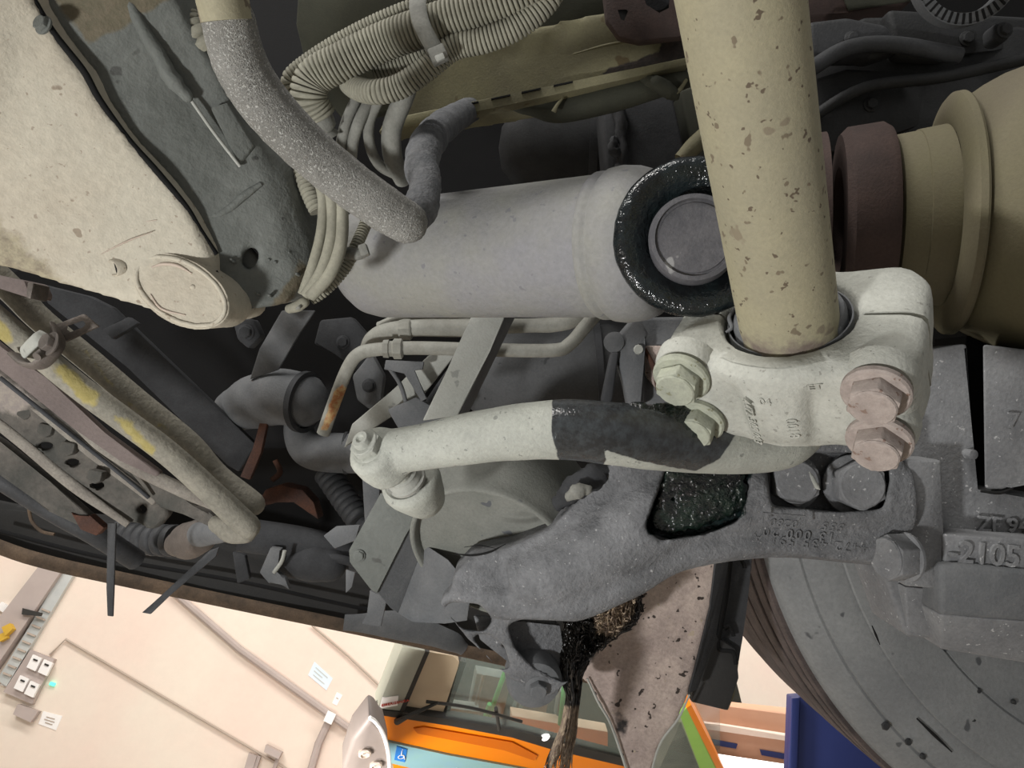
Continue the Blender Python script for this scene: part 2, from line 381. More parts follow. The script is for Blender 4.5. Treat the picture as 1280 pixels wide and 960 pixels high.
# ------------------------------------------------------------------ the workshop (built in world axes)
def onpl(px, py, q, n):
    r = P(px, py, 1); return r*(q.dot(n)/r.dot(n))
R3i = R3.transposed()
def w2c(v): return R3i @ v
def wbox(name, lo, hi, m, kind='structure', **t):
    b = B(); lo = V(lo); hi = V(hi); c = (lo+hi)/2; h = (hi-lo)/2
    b.box(c, (V((1, 0, 0)), V((0, 1, 0)), V((0, 0, 1))), h)
    bmesh.ops.recalc_face_normals(b.bm, faces=b.bm.faces); me = bpy.data.meshes.new(name); b.bm.to_mesh(me); b.bm.free()
    return link(name, me, m, None, 0, kind=kind, camspace=False, **t)
wbox('floor', (-9, -3, -.1), (9, 7.2, 0), m_floor)
WY = 6.6
wbox('wall_back', (-9, WY, 0), (9, WY+.15, 6.5), m_wall)
wbox('ceiling', (-9, 2.6, 6.5), (9, WY+.15, 6.6), m_ceil)
qw = R3i @ (V((0, WY, 1.5))-CAM); nw = R3i @ V((0, -1, 0))       # wall plane in camera axes
def W_(px, py, off=0.0): return onpl(px, py, qw+nw*off, nw)
def wallprism(pts, th, off=0.0):
    return B().prism([W_(x, y, off+th) for x, y in pts], nw*(-th))
def wallobj(name, pts, th, m, off=0.0, parent=None, **t): return wallprism(pts, th, off).obj(name, m, parent, 0, **t)

t = thing('cable_tray', W_(40, 790), 'grey cable trunking with pale ladder tray running down the wall at far left', 'cable tray')
wallobj('trunking', [(62, 690), (86, 700), (0, 826), (-60, 910), (-90, 890), (0, 770)], .10, m_trunk, 0, t)
wallobj('ladder_tray', [(88, 698), (101, 703), (8, 858), (-4, 850)], .05, m_ladder, 0, t)
for k in range(9):
    y = 760+k*10; x = 57-k*6.0
    wallobj('rung', [(x-5, y), (x+5, y+4), (x+4, y+6), (x-6, y+2)], .015, m_wline, .052, t)
wallobj('junction', [(28, 760), (52, 766), (50, 770), (27, 768)], .03, m_seal, .10, t)
tag(wallobj('switch_cover', [(2, 752), (20, 763), (13, 772), (-5, 760)], .05, m_white, .0), 'small white box on the wall beside the trunking', 'switch')
t = thing('yellow_fitting', W_(8, 794, .12), 'small yellow fitting mounted on the grey wall trunking', 'fitting')
wallobj('body', [(2, 784), (12, 779), (16, 786), (6, 795)], .06, m_yel, .102, t)
wallobj('tab', [(-4, 794), (6, 790), (9, 797), (0, 802)], .05, m_yel, .102, t)
# sockets
t = thing('socket_panel', W_(35, 850), 'grey socket board with four white socket covers on the wall', 'socket panel')
wallobj('backplate', [(38, 812), (68, 824), (40, 880), (4, 865)], .05, m_trunk, 0, t)
for (x, y) in ((43, 829), (57, 835), (27, 855), (40, 862)):
    c = wallobj('socket_cover', [(x-2, y-11), (x+9, y-6), (x+1, y+10), (x-10, y+5)], .03, m_white, .051, t)
    wallobj('slot', [(x-1, y-6), (x+4, y-4), (x+3, y-2), (x-2, y-4)], .006, m_seal, .082, c)
wallobj('indicator_lamp', [(63, 852), (69, 854), (67, 858), (61, 856)], .02, m_led, .0, t)
wallobj('lower_box', [(22, 880), (48, 889), (38, 903), (16, 893)], .06, m_trunk, 0, t)
t = thing('red_sign', W_(20, 835), 'narrow red and white warning strip left of the sockets', 'sign')
wallobj('board', [(33, 811), (38, 813), (10, 860), (0, 856)], .02, m_white, 0, t)
wallobj('red_print', [(27, 822), (31, 824), (10, 855), (5, 852)], .003, m_red, .021, t)
def notice(label, pts, m, lines, lm):
    t = thing('wall_notice', W_(*pts[0]), label, 'notice')
    wallobj('sheet', pts, .004, m, .0, t)
    a, b, c, d = [V((p[0], p[1])) for p in pts]
    for (v0, u0, u1) in lines:
        p0 = a.lerp(d, v0); p1 = b.lerp(c, v0); q0 = a.lerp(d, v0+.07); q1 = b.lerp(c, v0+.07)
        wallobj('printed_line', [tuple(p0.lerp(p1, u0)), tuple(p0.lerp(p1, u1)), tuple(q0.lerp(q1, u1)), tuple(q0.lerp(q1, u0))], .002, lm, .005, t, smooth=0) if False else wallobj('printed_line', [tuple(p0.lerp(p1, u0)), tuple(p0.lerp(p1, u1)), tuple(q0.lerp(q1, u1)), tuple(q0.lerp(q1, u0))], .002, lm, .005, t)
notice('small white notice with two grey lines below the socket board', [(54, 889), (78, 895), (70, 913), (48, 905)], m_white, [(.3, .25, .7), (.5, .2, .75), (.7, .3, .7)], m_wline)
notice('pale blue printed sheet on the wall above the conduit', [(393, 827), (416, 848), (408, 863), (385, 844)], m_paperb, [(.2, .15, .8), (.45, .15, .6), (.7, .2, .8)], m_ladder)
notice('tiny white card on the wall beside the pale blue sheet', [(421, 865), (428, 869), (421, 882), (415, 879)], m_white, [(.4, .3, .7)], m_wline)
def conduit(label, pts, r, m, off=.02, group=None):
    return tag(B().tube([W_(x, y, off) for x, y in pts], r, seg=8, n=1).obj('wall_conduit', m, None, 40), label, 'conduit')
conduit('thin dark conduit slanting across the wall from its bent upper end', [(62, 819), (82, 799), (330, 945), (400, 985)], .009, m_wline)
conduit('thick wall conduit running down right from the bus skirt to the grey oval mirror', [(215, 738), (300, 812), (412, 893), (470, 935), (500, 955)], .028, m_trunk, .03)
conduit('conduit branching down from the thick conduit near the tee box', [(413, 897), (398, 930), (385, 975)], .030, m_trunk, .032)
conduit('thin wall conduit passing behind the bus pillar', [(390, 782), (435, 820), (490, 872)], .008, m_wline)
tag(wallobj('tee_box', [(410, 888), (420, 893), (414, 906), (404, 901)], .06, m_white, .03), 'small white tee box where the thick conduits meet', 'box')
t = thing('wall_bracket', W_(340, 940), 'grey wall bracket with frame at bottom of wall', 'bracket')
wallobj('cap', [(332, 931), (352, 941), (348, 949), (330, 940)], .12, m_trunk, 0, t)
for x in (322, 346): wallobj('upright', [(x, 944), (x+4, 946), (x-8, 980), (x-12, 978)], .04, m_trunk, .0, t)
wallobj('side_plate', [(311, 941), (321, 945), (309, 985), (299, 982)], .05, m_trunk, 0, t)

# orange bus standing behind
U_ = unit(V((.93, -.16, -.33))); V_ = V((.41, .80, .43)); V_ = unit(V_-U_*V_.dot(U_)); nb = unit(U_.cross(V_)); qb = P(620, 900, 3.6)
if nb.z < 0: nb = -nb
def O_(px, py, off=0): return onpl(px, py, qb+nb*off, nb)
def bobj(name, pts, th, m, off, par, bev=0, **t): return B().prism([O_(x, y, off) for x, y in pts], nb*(-th), bev).obj(name, m, par, 30, **t)
bus = thing('orange_bus', O_(620, 960), 'orange bus front with pale blue band, parked behind the lifted vehicle', 'bus')
bobj('front_panel', [(462, 893), (475, 889), (560, 901), (640, 915), (780, 952), (900, 992), (900, 1100), (520, 1100), (506, 1040), (490, 950)], .05, m_orange, .0, bus, .01)
bobj('panel_groove', [(517, 911), (530, 909), (640, 928), (672, 945), (668, 951), (630, 938), (522, 917)], .01, m_oran2, .008, bus)
band = bobj('blue_band', [(482, 927), (560, 944), (680, 966), (760, 985), (755, 1012), (600, 981), (488, 954)], .012, m_cyan, .012, bus)
st = bobj('access_sticker', [(496, 933), (509, 937), (506, 953), (493, 950)], .004, m_blue, .017, bus, label='blue wheelchair access sticker')
def os_(px, py): return O_(px, py, .020)
B().tube([os_(502.5, 938.5), os_(501.5, 944), os_(505, 945), os_(506, 949)], .0022, seg=6, n=1).lathe(os_(503, 937), nb, [(0, .003), (.001, .003)], 10).obj('figure', m_white, st, 40)
B().ringlathe(os_(501.5, 946), nb, [(0, .013), (0, .0165), (.001, .0165), (.001, .013)], 20).obj('wheel_ring', m_white, st, 40)
ud = unit(O_(700, 972, 0)-O_(560, 944, 0)); vd = unit(O_(560, 930, 0)-O_(557, 944, 0))
text('6245', O_(555, 969, .014), ud, vd, .105, .002, m_white, band, 'fleet_number')
bobj('pillar', [(503, 808), (532, 814), (497, 896), (470, 891)], .10, m_pillar, .01, bus)
sg = bobj('warning_sticker', [(478, 872), (498, 870), (497, 882), (474, 886)], .003, m_white, .014, bus)
text('EMERGENZA', O_(477, 883.5, .018), unit(O_(498, 880, 0)-O_(476, 884.5, 0)), unit(O_(480, 870, 0)-O_(477, 884, 0)), .022, .001, m_red, sg, 'red_lettering')
bobj('lower_seal', [(472, 887), (500, 890), (560, 899), (640, 912), (700, 928), (780, 948), (860, 975), (860, 992), (780, 958), (690, 937), (640, 922), (560, 907), (468, 893)], .05, m_seal, .016, bus)
bobj('side_seal', [(532, 814), (537, 815), (502, 897), (497, 896)], .05, m_seal, .014, bus)
bobj('beige_screen', [(537, 815), (566, 820), (574, 828), (572, 836), (553, 893), (503, 889)], .03, m_bbeige, -.02, bus)
bobj('screen_edge', [(574, 826), (583, 828), (560, 896), (551, 894)], .05, m_seal, -.03, bus)
bobj('windscreen', [(580, 812), (900, 872), (900, 990), (780, 950), (640, 914), (556, 898)], .008, m_glass, .004, bus)
bobj('interior_back', [(537, 780), (920, 850), (960, 1010), (560, 960), (500, 930)], .02, m_intd, -1.0, bus)
for (pl, m, off) in (([(596, 842), (640, 850), (626, 905), (585, 897)], m_int, -.5), ([(655, 850), (690, 856), (680, 905), (640, 900)], m_int, -.6), ([(560, 885), (600, 890), (595, 912), (555, 905)], m_int, -.3), ([(640, 895), (760, 915), (760, 945), (640, 915)], m_bbeige, -.25), ([(700, 865), (720, 868), (712, 905), (695, 900)], m_int, -.3)):
    bobj('seat_back', pl, .06, m, off, bus, .005)
for (a, b_) in (((632, 838), (606, 910)), ((612, 880), (600, 915)), ((706, 850), (700, 905))):
    B().tube([O_(a[0], a[1], -.2), O_(b_[0], b_[1], -.2)], .013, seg=10).obj('green_handrail', m_green, bus, 40)
for (a, b_) in (((605, 842), (590, 900)), ((660, 850), (646, 902))):
    B().tube([O_(a[0], a[1], -.35), O_(b_[0], b_[1], -.35)], .010, seg=10).obj('grey_handrail', m_int, bus, 40)
B().lathe(O_(681, 921, .004), nb, [(0, .026), (.004, .026), (.012, .018), (.014, 0)], 20).obj('round_lamp', m_lamp, bus, 40, label='small bright round lamp')
wp = B().tube([O_(533, 877, .04), O_(590, 885, .045), O_(652, 902, .04)], .008, seg=8).obj('wiper_blade', m_seal, bus, 40)
B().tube([O_(496, 902, .02), O_(515, 893, .06), O_(548, 878, .05)], [.016, .01, .007], seg=8).obj('wiper_arm', m_seal, bus, 40)
B().tube([O_(620, 885, .03), O_(624, 912, .03)], .009, seg=8).obj('wiper_arm', m_seal, bus, 40)
t = thing('round_lamp_cluster', O_(452, 960, .3), 'grey oval lamp housing with two round buttons beside the orange bus', 'lamp')
ql = [(462, 897), (470, 903), (480, 920), (486, 945), (487, 975), (430, 1010), (428, 960), (440, 925)]
B().prism([O_(x, y, .3) for x, y in ql], nb*(-.12), .02, 3).obj('housing', m_lampg, t, 40)
B().tube([O_(x, y, .3) for x, y in ql[:5]], .008, seg=8).obj('pale_rim', m_white, t, 40)
for x, y in ((456, 940), (470, 955)):
    bt = B().lathe(O_(x, y, .3), nb, [(0, .026), (.012, .026), (.016, .018), (.010, .014), (.010, 0)], 20).obj('round_button', m_wline, t, 40)
    B().ringlathe(O_(x, y, .312), nb, [(0, .012), (0, .016), (.002, .016), (.002, .012)], 16).obj('button_mark', m_trunk, bt, 40)
t = thing('striped_bus_corner', O_(870, 960, .1), 'grey bus corner with lime and orange edge stripes below the black bracket', 'bus')
bobj('grey_side', [(800, 880), (852, 890), (900, 1010), (800, 1010)], .4, m_pillar, .25, t)
bobj('side_window', [(826, 905), (852, 905), (884, 985), (815, 985)], .01, m_glass, .26, t)
bobj('lime_stripe', [(850, 894), (858, 885), (903, 975), (884, 985)], .4, m_lime, .262, t)
bobj('orange_stripe', [(858, 885), (864, 881), (912, 975), (903, 978)], .4, m_orange, .262, t)

nr = unit(V((-.1, .25, .96))); qr = P(960, 910, 4.2)
def Q_(px, py, off=0): return onpl(px, py, qr+nr*off, nr)
t = thing('wall_rail', Q_(950, 930), 'pinkish horizontal rail with dark slots left of the blue column', 'rail')
B().prism([Q_(x, y) for x, y in [(820, 868), (900, 882), (1060, 898), (1060, 975), (940, 960), (820, 935)]], nr*(-.2), .02).obj('rail_body', m_rail, t, 40)
B().prism([Q_(x, y, .06) for x, y in [(820, 896), (900, 906), (1060, 930), (1060, 938), (900, 914), (820, 904)]], nr*(-.06), .01).obj('rail_lip', m_wall, t, 40)
for pl in ([(880, 922), (922, 930), (920, 936), (884, 930)], [(950, 937), (992, 944), (990, 951), (952, 944)]):
    B().prism([Q_(x, y, .012) for x, y in pl], nr*(-.01)).obj('slot', m_column, t, 0)
t = thing('strip_light', Q_(950, 965, .2), 'bright white light panel below the pinkish rail', 'light')
B().prism([Q_(x, y, .25) for x, y in [(892, 944), (1010, 962), (1010, 1010), (905, 1010)]], nr*(-.05)).obj('diffuser', m_lamp, t, 0)
B().prism([Q_(x, y, .2) for x, y in [(890, 946), (1010, 964), (1010, 1012), (903, 1012)]], nr*(-.1)).obj('tray', m_white, t, 0)
qc = P(1030, 920, 2.9)
def C_(px, py, off=0): return onpl(px, py, qc+nr*off, nr)
t = thing('blue_column', C_(1030, 960), 'dark blue lift column seen beside the tyre', 'column')
B().prism([C_(x, y) for x, y in [(991, 872), (1120, 860), (1120, 1060), (984, 1060)]], nr*(-.10), .004).obj('post', m_column, t, 30)
B().prism([C_(x, y, .03) for x, y in [(990, 873), (1000, 872), (993, 1060), (984, 1060)]], nr*(-.03), .004).obj('edge_flange', m_column, t, 30)

# ------------------------------------------------------------------ the lifted vehicle: body around the running gear
t = thing('underbody_shell', P(600, 300, 1.9), 'black underbody shell of the lifted bus behind all the running gear', 'vehicle body')
B().prism(poly([(-500, -500, 1.5), (2000, -500, 1.5), (2000, 560, 1.5), (1250, 700, 1.5), (900, 640, 1.45), (600, 700, 1.35), (430, 690, 1.3), (0, 640, 1.2), (-500, 560, 1.1)]), .12).obj('floor_panel', m_black, t, 0)
B().prism(poly([(640, 120, 1.3), (760, 100, 1.3), (900, 80, 1.3), (900, 260, 1.3), (640, 260, 1.3)]), .05).obj('cross_panel', m_black, t, 0)
sk = thing('side_skirt', P(300, 740, 1.1), 'long black side skirt edge of the lifted bus above the pale wall', 'skirt')
B().prism(poly([(-120, 610, 1.0), (0, 640, 1.02), (150, 652, 1.05), (320, 690, 1.1), (450, 718, 1.15), (560, 760, 1.2), (700, 770, 1.24), (800, 800, 1.3), (800, 862, 1.3), (700, 845, 1.25), (600, 824, 1.2), (440, 792, 1.15), (300, 762, 1.1), (130, 726, 1.05), (60, 710, 1.03), (0, 690, 1.02), (-120, 640, 1.0)]), .04, .004).obj('skirt_panel', m_skirt, sk, 40)
B().tube(poly([(-120, 634, .99), (0, 684, 1.01), (60, 703, 1.02), (130, 719, 1.04), (300, 755, 1.09), (440, 784, 1.13), (600, 818, 1.18), (700, 840, 1.23), (800, 858, 1.28)]), .010, seg=10, flat=.6).obj('rim_flange', m_rim, sk, 40)
B().tube(poly([(0, 664, .99), (130, 697, 1.02), (300, 727, 1.07), (440, 758, 1.11), (560, 780, 1.17)]), .003, seg=8).obj('seam_bead', m_black, sk, 40)
B().tube(poly([(430, 778, 1.1), (500, 782, 1.12), (560, 800, 1.14), (580, 812, 1.16)]), [.012, .022, .016, .01], seg=12, flat=.4).obj('inner_lip', m_mid, sk, 40)

# ------------------------------------------------------------------ running gear, large pieces first
# anti-roll bar with its clamp
A1 = P(925, 0, .36); A0 = P(985, 400, .47); av = unit(A1-A0)
C0 = P(985, 392, .478); cv = V((1, -.064, .67)); cv = unit(cv-av*cv.dot(av)); bv = unit(cv.cross(av))
t = thing('anti_roll_bar', C0, 'thick dusty olive rod coming down from the top into the clamp', 'rod')
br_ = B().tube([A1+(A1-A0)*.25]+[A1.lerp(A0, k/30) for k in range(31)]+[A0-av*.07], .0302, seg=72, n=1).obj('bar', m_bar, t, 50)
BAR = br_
B().ringlathe(C0-av*.020, av, [(.0, .0295), (.0, .0352), (.018, .0350), (.0215, .0335), (.022, .0312), (.020, .0295)], 64).obj('bushing_sleeve', m_mid, t, 50, label='grey rubber sleeve around the rod end')
B().ringlathe(C0-av*.02, av, [(0, .0372), (0, .0384), (.0165, .0386), (.0165, .0376)], 64).obj('bushing_lip', m_mid, t, 50)
B().tube([C0+cv*(-.0355)+bv*(-.004)+av*.001, C0+cv*(-.0365)+bv*.006+av*.001, C0+cv*(-.033)+bv*.014-av*.001, C0+cv*(-.036)+bv*.018-av*.002], [.0008, .0014, .0014, .0008], seg=8).obj('torn_rubber_lip', m_mid, t, 50)
cl = thing('bar_clamp', C0-av*.035, 'big pale grey cast clamp block gripping the thick rod with four bolts', 'clamp')
def cp(c, b_, a): return C0+cv*c+bv*b_+av*a
out = [(-.074, 0), (-.076, .03), (-.068, .050), (-.05, .054), (-.036, .054), (-.024, .060), (0, .064), (.024, .060), (.038, .054), (.058, .054), (.074, .050), (.080, .030), (.080, 0),
       (.079, -.034), (.072, -.050), (.058, -.057), (.030, -.052), (.0, -.050), (-.030, -.050), (-.050, -.055), (-.064, -.048), (-.071, -.032)]
def clampbody(sel):
    N = 144; b = B(); rings = []
    def Rr(a):
        dx, dy = math.cos(a), math.sin(a); best = .05
        for i in range(len(out)):
            x1, y1 = out[i]; x2, y2 = out[(i+1) % len(out)]; den = dx*(y2-y1)-dy*(x2-x1)
            if abs(den) < 1e-9: continue
            s_ = (x1*(y2-y1)-y1*(x2-x1))/den; u_ = (x1*dy-y1*dx)/den
            if s_ > 0 and -1e-6 <= u_ <= 1+1e-6: best = s_
        return best
    RR = [Rr(2*math.pi*k/N) for k in range(N)]
    for _ in range(3): RR = [(RR[k-1]+2*RR[k]+RR[(k+1) % N])/4 for k in range(N)]
    ri = .0415
    lo, hi = (0.03, math.pi-.03) if sel == 'cap' else (math.pi+.03, 2*math.pi-.03)
    M_ = 80
    for k in range(M_+1):
        a = lo+(hi-lo)*k/M_; f = (a/(2*math.pi)*N) % N; k0 = int(f) % N; R = RR[k0]*(1-f+int(f))+RR[(k0+1) % N]*(f-int(f))
        th = -.070
        bulge = max(0, math.sin(a)) if sel == 'cap' else 0
        c_ = math.cos(a)
        rec = .0075*math.exp(-((abs(c_)-.40)/.11)**2)*bulge                       # grooves between arch and ears
        prof = [(ri, -.004), (ri+.003, 0.0), (R*.6+ri*.4, .0004), (R-.010, 0), (R-.004, -.002), (R-.001, -.006), (R-rec*.5, -.014), (R-rec, -.028), (R-rec-.001, -.045), (R-rec-.003*bulge, -.058), (R-.006-.008*bulge*(1-abs(c_)), -.068), (R-.014, -.072), (ri+.006, -.072), (ri, -.068)]
        rings.append([b.bm.verts.new(cp(r*math.cos(a), r*math.sin(a), t_)) for r, t_ in prof])
    n = len(rings[0])
    for i in range(M_):
        for j in range(n): b.bm.faces.new((rings[i][j], rings[i][(j+1) % n], rings[i+1][(j+1) % n], rings[i+1][j]))
    b.bm.faces.new(rings[0][::-1]); b.bm.faces.new(rings[-1])
    return b
capo = clampbody('cap').obj('cap', m_cast, cl, 60, disp=(.0005, 90))
clampbody('saddle').obj('saddle', m_cast, cl, 60, disp=(.0006, 90), label='grey green rear half of the clamp')
for (c_, a_, m, big) in ((-.056, -.010, m_boltpale, 1), (-.052, -.048, m_boltpale, .95), (.0585, -.014, m_boltpink, 1.0), (.0585, -.052, m_boltpink, 1.0)):
    base = cp(c_, .0515, a_)
    B().lathe(base-bv*.012, bv, [(0, .021), (.008, .0205), (.012, .0185), (.012, 0)], 40).obj('bolt_boss', m_cast, cl, 40)
    hexbolt(cl, base+bv*.003, bv, .0148*big, .0155, m, 'hex_bolt', (.0188*big, .0045), label='pale greenish bolt' if m is m_boltpale else 'pinkish dusty bolt', hint=cv+av*.3)
# cast lettering running along the rod direction on the cap
for s_, c_, sz, a0 in (('4472 305 003', -.016, .0085, -.018), ('04', -.006, .009, -.022), ('ET', .022, .009, -.014), ('0018', .008, .0095, -.034)):
    if len(s_) > 2: o_ = text(s_, cp(c_, .0618, a0), -av, cv, sz*.95, .0022, m_cast, capo, 'cast_lettering')
    else: o_ = text(s_, cp(c_, .0622, a0), cv, av, sz*.85, .0020, m_cast, capo, 'cast_lettering')
    snap(o_, capo, bv, .0008)

# stabiliser lever
def lev(x, y, co):
    v = stainpoly([(690, 480), (722, 478), (850, 490), (925, 540), (900, 575), (870, 590), (800, 578), (756, 563), (760, 575), (750, 590), (700, 590), (688, 540)], soft=4)(x, y, co)
    return v
lv = thing('stabiliser_lever', P(700, 540, .5), 'long pale grey tapered lever arm with a black greasy middle', 'lever')
b = B().tube(poly([(474, 566, .502), (520, 560, .497), (600, 546, .488), (660, 539, .483), (715, 537, .481), (765, 542, .484), (820, 547, .500), (870, 551, .52), (920, 553, .532), (975, 550, .54), (1015, 525, .55)]), [.0150, .0155, .0175, .0188, .0200, .0207, .0222, .0228, .0228, .0215, .018], seg=36, n=8, hint=V((0, 1, 0)))
nax = unit(V((-.42, .55, .72)))
eye0 = P(472, 568, .50)
b.lathe(eye0-nax*.020, nax, [(0, .014), (.003, .0185), (.014, .0195), (.026, .0185), (.030, .0150), (.030, 0)], 32)
lo_ = b.obj('arm', m_arm, lv, 80, remesh=.0019, sm=4)
at = lo_.data.attributes.new('stain', 'FLOAT', 'POINT')
_Mi = M4.inverted()
def paint(o, fn):
    a = o.data.attributes.get('stain') or o.data.attributes.new('stain', 'FLOAT', 'POINT')
    for i, v in enumerate(o.data.vertices):
        q = _Mi @ (v.co+WL[o.name]); x, y = proj(q); a.data[i].value = fn(x, y, q)
paint(lo_, lev)
hexbolt(lv, eye0+nax*.0085, nax, .0115, .0085, m_arm, 'hex_nut', (.0122, .0022))
B().lathe(eye0+nax*.0165, nax, [(-.01, .0065), (.003, .0065), (.005, .0055), (.005, .003), (.0035, .002), (.0035, 0)], 24).obj('stud', m_arm, lv, 40)
# greasy lumps lying on the lever
def mass(name, pts, label, m, vox=.0011, rr=(.0012, .0032), flat=.5):
    b = B()
    for p, n_ in pts:
        r_ = random.uniform(*rr)
        b.lathe(p-n_*r_*.6, unit(n_+V((random.uniform(-.5, .5), random.uniform(-.5, .5), 0))), [(-r_, 0), (-r_*.5, r_*.9), (0, r_*1.1), (r_*flat*.7, r_*.8), (r_*flat, 0)], 8)
    o = b.obj(name, m, None, 80, remesh=vox, sm=1, disp=(.0006, 420)); return tag(o, label, 'grease', None, 'stuff')
pts_ = []
for k in range(420):
    x = random.uniform(776, 872); y = random.uniform(503, 548)
    if random.random() > 1.25-(y-503)/40: continue
    ang = (y-545)/42; pts_.append((P(x, y, .474+max(0, x-800)*.0002+.0205*(1-math.cos(min(1.4, abs(ang))))), unit(V((0, -math.sin(ang), math.cos(ang))))))
mass('grease_lump', pts_, 'glistening black and green grease clotted on top of the pale lever', m_greaseg)

paint(BAR, lambda x, y, q: .75*max(.62*max(0, min(1, (150-y)/170)), .8*max(0, min(1, (y-330)/120))))  # upper bar tinted darker in place of blocked light; lower end tinted too
# drop link below the lever end
dl = thing('drop_link', P(512, 606, .53), 'pale grey drop link joint hanging under the left end of the lever', 'joint')
ax2 = unit(V((-.34, .62, .70)))
B().lathe(P(513, 602, .545), ax2, [(-.034, .008), (-.030, .0145), (-.022, .0175), (-.006, .0222), (-.001, .0228), (.004, .0215), (.0055, .0185), (.0045, .0165), (.0045, .0)], 48).obj('housing', m_arm, dl, 50)
B().lathe(P(509, 601, .533), ax2, [(.0, .0145), (.003, .0150), (.004, .0135), (.0065, .0135), (.008, .0120), (.010, .012), (.0115, .0095), (.0125, 0)], 36).obj('rubber_boot', m_midl, dl, 50)
B().tube([P(509, 601, .53)+ax2*.004, eye0-nax*.01], .008, seg=18).obj('stud', m_arm, dl, 40)

# large cast control arm
def slab(o_, th): return B().prism(poly(o_), th)
t = thing('control_arm', P(800, 660, .58), 'big dark grey cast control arm with forked lower left end and cast numbers', 'control arm')
OUT = [(562, 752, .60), (566, 720, .60), (590, 695, .605), (640, 684, .60), (690, 660, .595), (725, 622, .59), (760, 582, .585), (800, 560, .58), (880, 552, .575), (960, 556, .575), (1000, 548, .575), (1130, 545, .575),
       (1135, 640, .575), (1128, 706, .575), (1060, 703, .575), (980, 692, .575), (930, 691, .575), (880, 700, .578), (830, 716, .582), (790, 736, .585), (745, 760, .59), (700, 776, .595), (655, 778, .60), (620, 768, .60), (590, 758, .60)]
b = B().prism(poly([(x, y, d-.002) for x, y, d in OUT]), .055)
b.tube(poly([(640, 728, .603), (700, 714, .60), (780, 668, .60), (860, 630, .600), (960, 622, .600), (1120, 624, .600)]), [.022, .030, .036, .034, .034, .036], seg=28)
b.tube(poly([(575, 742, .605), (640, 752, .60), (710, 750, .595), (780, 722, .592), (850, 690, .59), (960, 672, .590), (1110, 676, .590)]), [.012, .015, .018, .018, .015, .016, .02], seg=20)
b.prism(poly([(548, 756, .600), (556, 742, .600), (600, 740, .600), (700, 762, .605), (712, 800, .615), (712, 852, .625), (690, 872, .63), (664, 872, .63), (646, 856, .625), (626, 840, .62), (582, 798, .61)]), .022)
fcut = [cutp([(553, 758), (566, 752), (600, 755), (617, 774), (606, 789), (578, 786)], .56, .70), cutp([(586, 792), (612, 793), (630, 806), (640, 838), (622, 834)], .56, .70),
        cutp([(634, 780), (652, 774), (740, 778), (740, 850), (702, 852), (664, 832), (642, 808)], .56, .72)]
pocket = cutp([(838, 570), (934, 570), (938, 610), (922, 652), (880, 668), (824, 676), (806, 660)], .50, .592)
rec2 = cutp([(956, 566), (1108, 566), (1112, 600), (1104, 636), (1050, 640), (964, 632)], .50, .598)
armo = b.obj('casting', m_dark, t, 80, remesh=.0024, sm=7, cut=[pocket, rec2]+fcut)
paint(armo, stainpoly([(840, 560), (960, 560), (938, 600), (934, 645), (900, 664), (840, 676), (808, 670), (806, 650), (828, 600)], [(940, 560), (985, 560), (960, 590)], soft=6))
B().prism(poly([(592, 770, .632), (700, 782, .64), (712, 850, .65), (650, 840, .645), (600, 800, .636)]), .006, .001).obj('fork_web', m_dark, t, 40)
B().lathe(P(668, 852, .635), V((.1, -.2, 1)), [(-.02, .024), (.0, .024), (.006, .021), (.008, .014), (.008, 0)], 32).obj('fork_eye', m_mid, t, 40)
hexbolt(t, P(672, 858, .628), V((.1, -.3, 1)), .008, .008, m_mid, 'hex_nut', (.011, .002))
hexbolt(t, P(988, 602, .594), V((-.05, .1, 1)), .0195, .018, m_dark2, 'hex_bolt', (.023, .004), label='dark hex bolt in the recess')
hexbolt(t, P(1066, 606, .588), V((-.05, .1, 1)), .0205, .019, m_dark2, 'hex_bolt', (.024, .004), label='dark hex bolt in the recess')
B().tube(poly([(1012, 590, .57), (1016, 598, .566), (1021, 608, .562), (1025, 612, .560)]), [.0006, .0016, .0018, .0005], seg=8).obj('paint_drip', m_midl, t, 60)
def atx(body, x, y, size, x2=None, rot=True, d=.560):
    p = P(x, y, d); q = P(x-100, y-9, d)
    o_ = text(body, p, q-p, V((.03, -1, .05)), size, .0022, m_dark, t, 'cast_numbers', space=1.32); snap(o_, armo, V((0, 0, 1)), .0009); return o_
atx('4472 435 591 A', 1094, 685, .0102)
atx('13 000 20', 1052, 671, .0104)
atx('555', 1062, 658, .0094); atx('0280', 1003, 654, .0086); atx('1', 946, 650, .0090)
B().tube(poly([(954, 654, .557), (954, 641, .556), (1006, 645, .556), (1006, 658, .557)]), .0007, seg=6, n=1).obj('cast_frame', m_dark, t, 40)
pts_ = []
for k in range(700):
    x = random.uniform(815, 934); y = random.uniform(585, 668)
    if not inpoly(x, y, [(836, 584), (932, 584), (932, 634), (900, 650), (850, 664), (818, 664), (822, 636)]): continue
    pts_.append((P(x, y, .584), V((0, 0, 1))))
mass('oily_residue', pts_, 'wet black green oily residue clotted in the control arm pocket', m_greaseg, rr=(.0015, .0042))
# bits of grit on the arm edge
tag(B().tube(poly([(712, 620, .572), (722, 614, .570), (734, 612, .571)]), [.004, .0065, .004], seg=12, cap='round').obj('dried_mud_lump', m_hose, None, 60, disp=(.0012, 260)), 'small dried mud lump stuck on the upper edge of the control arm', 'mud')

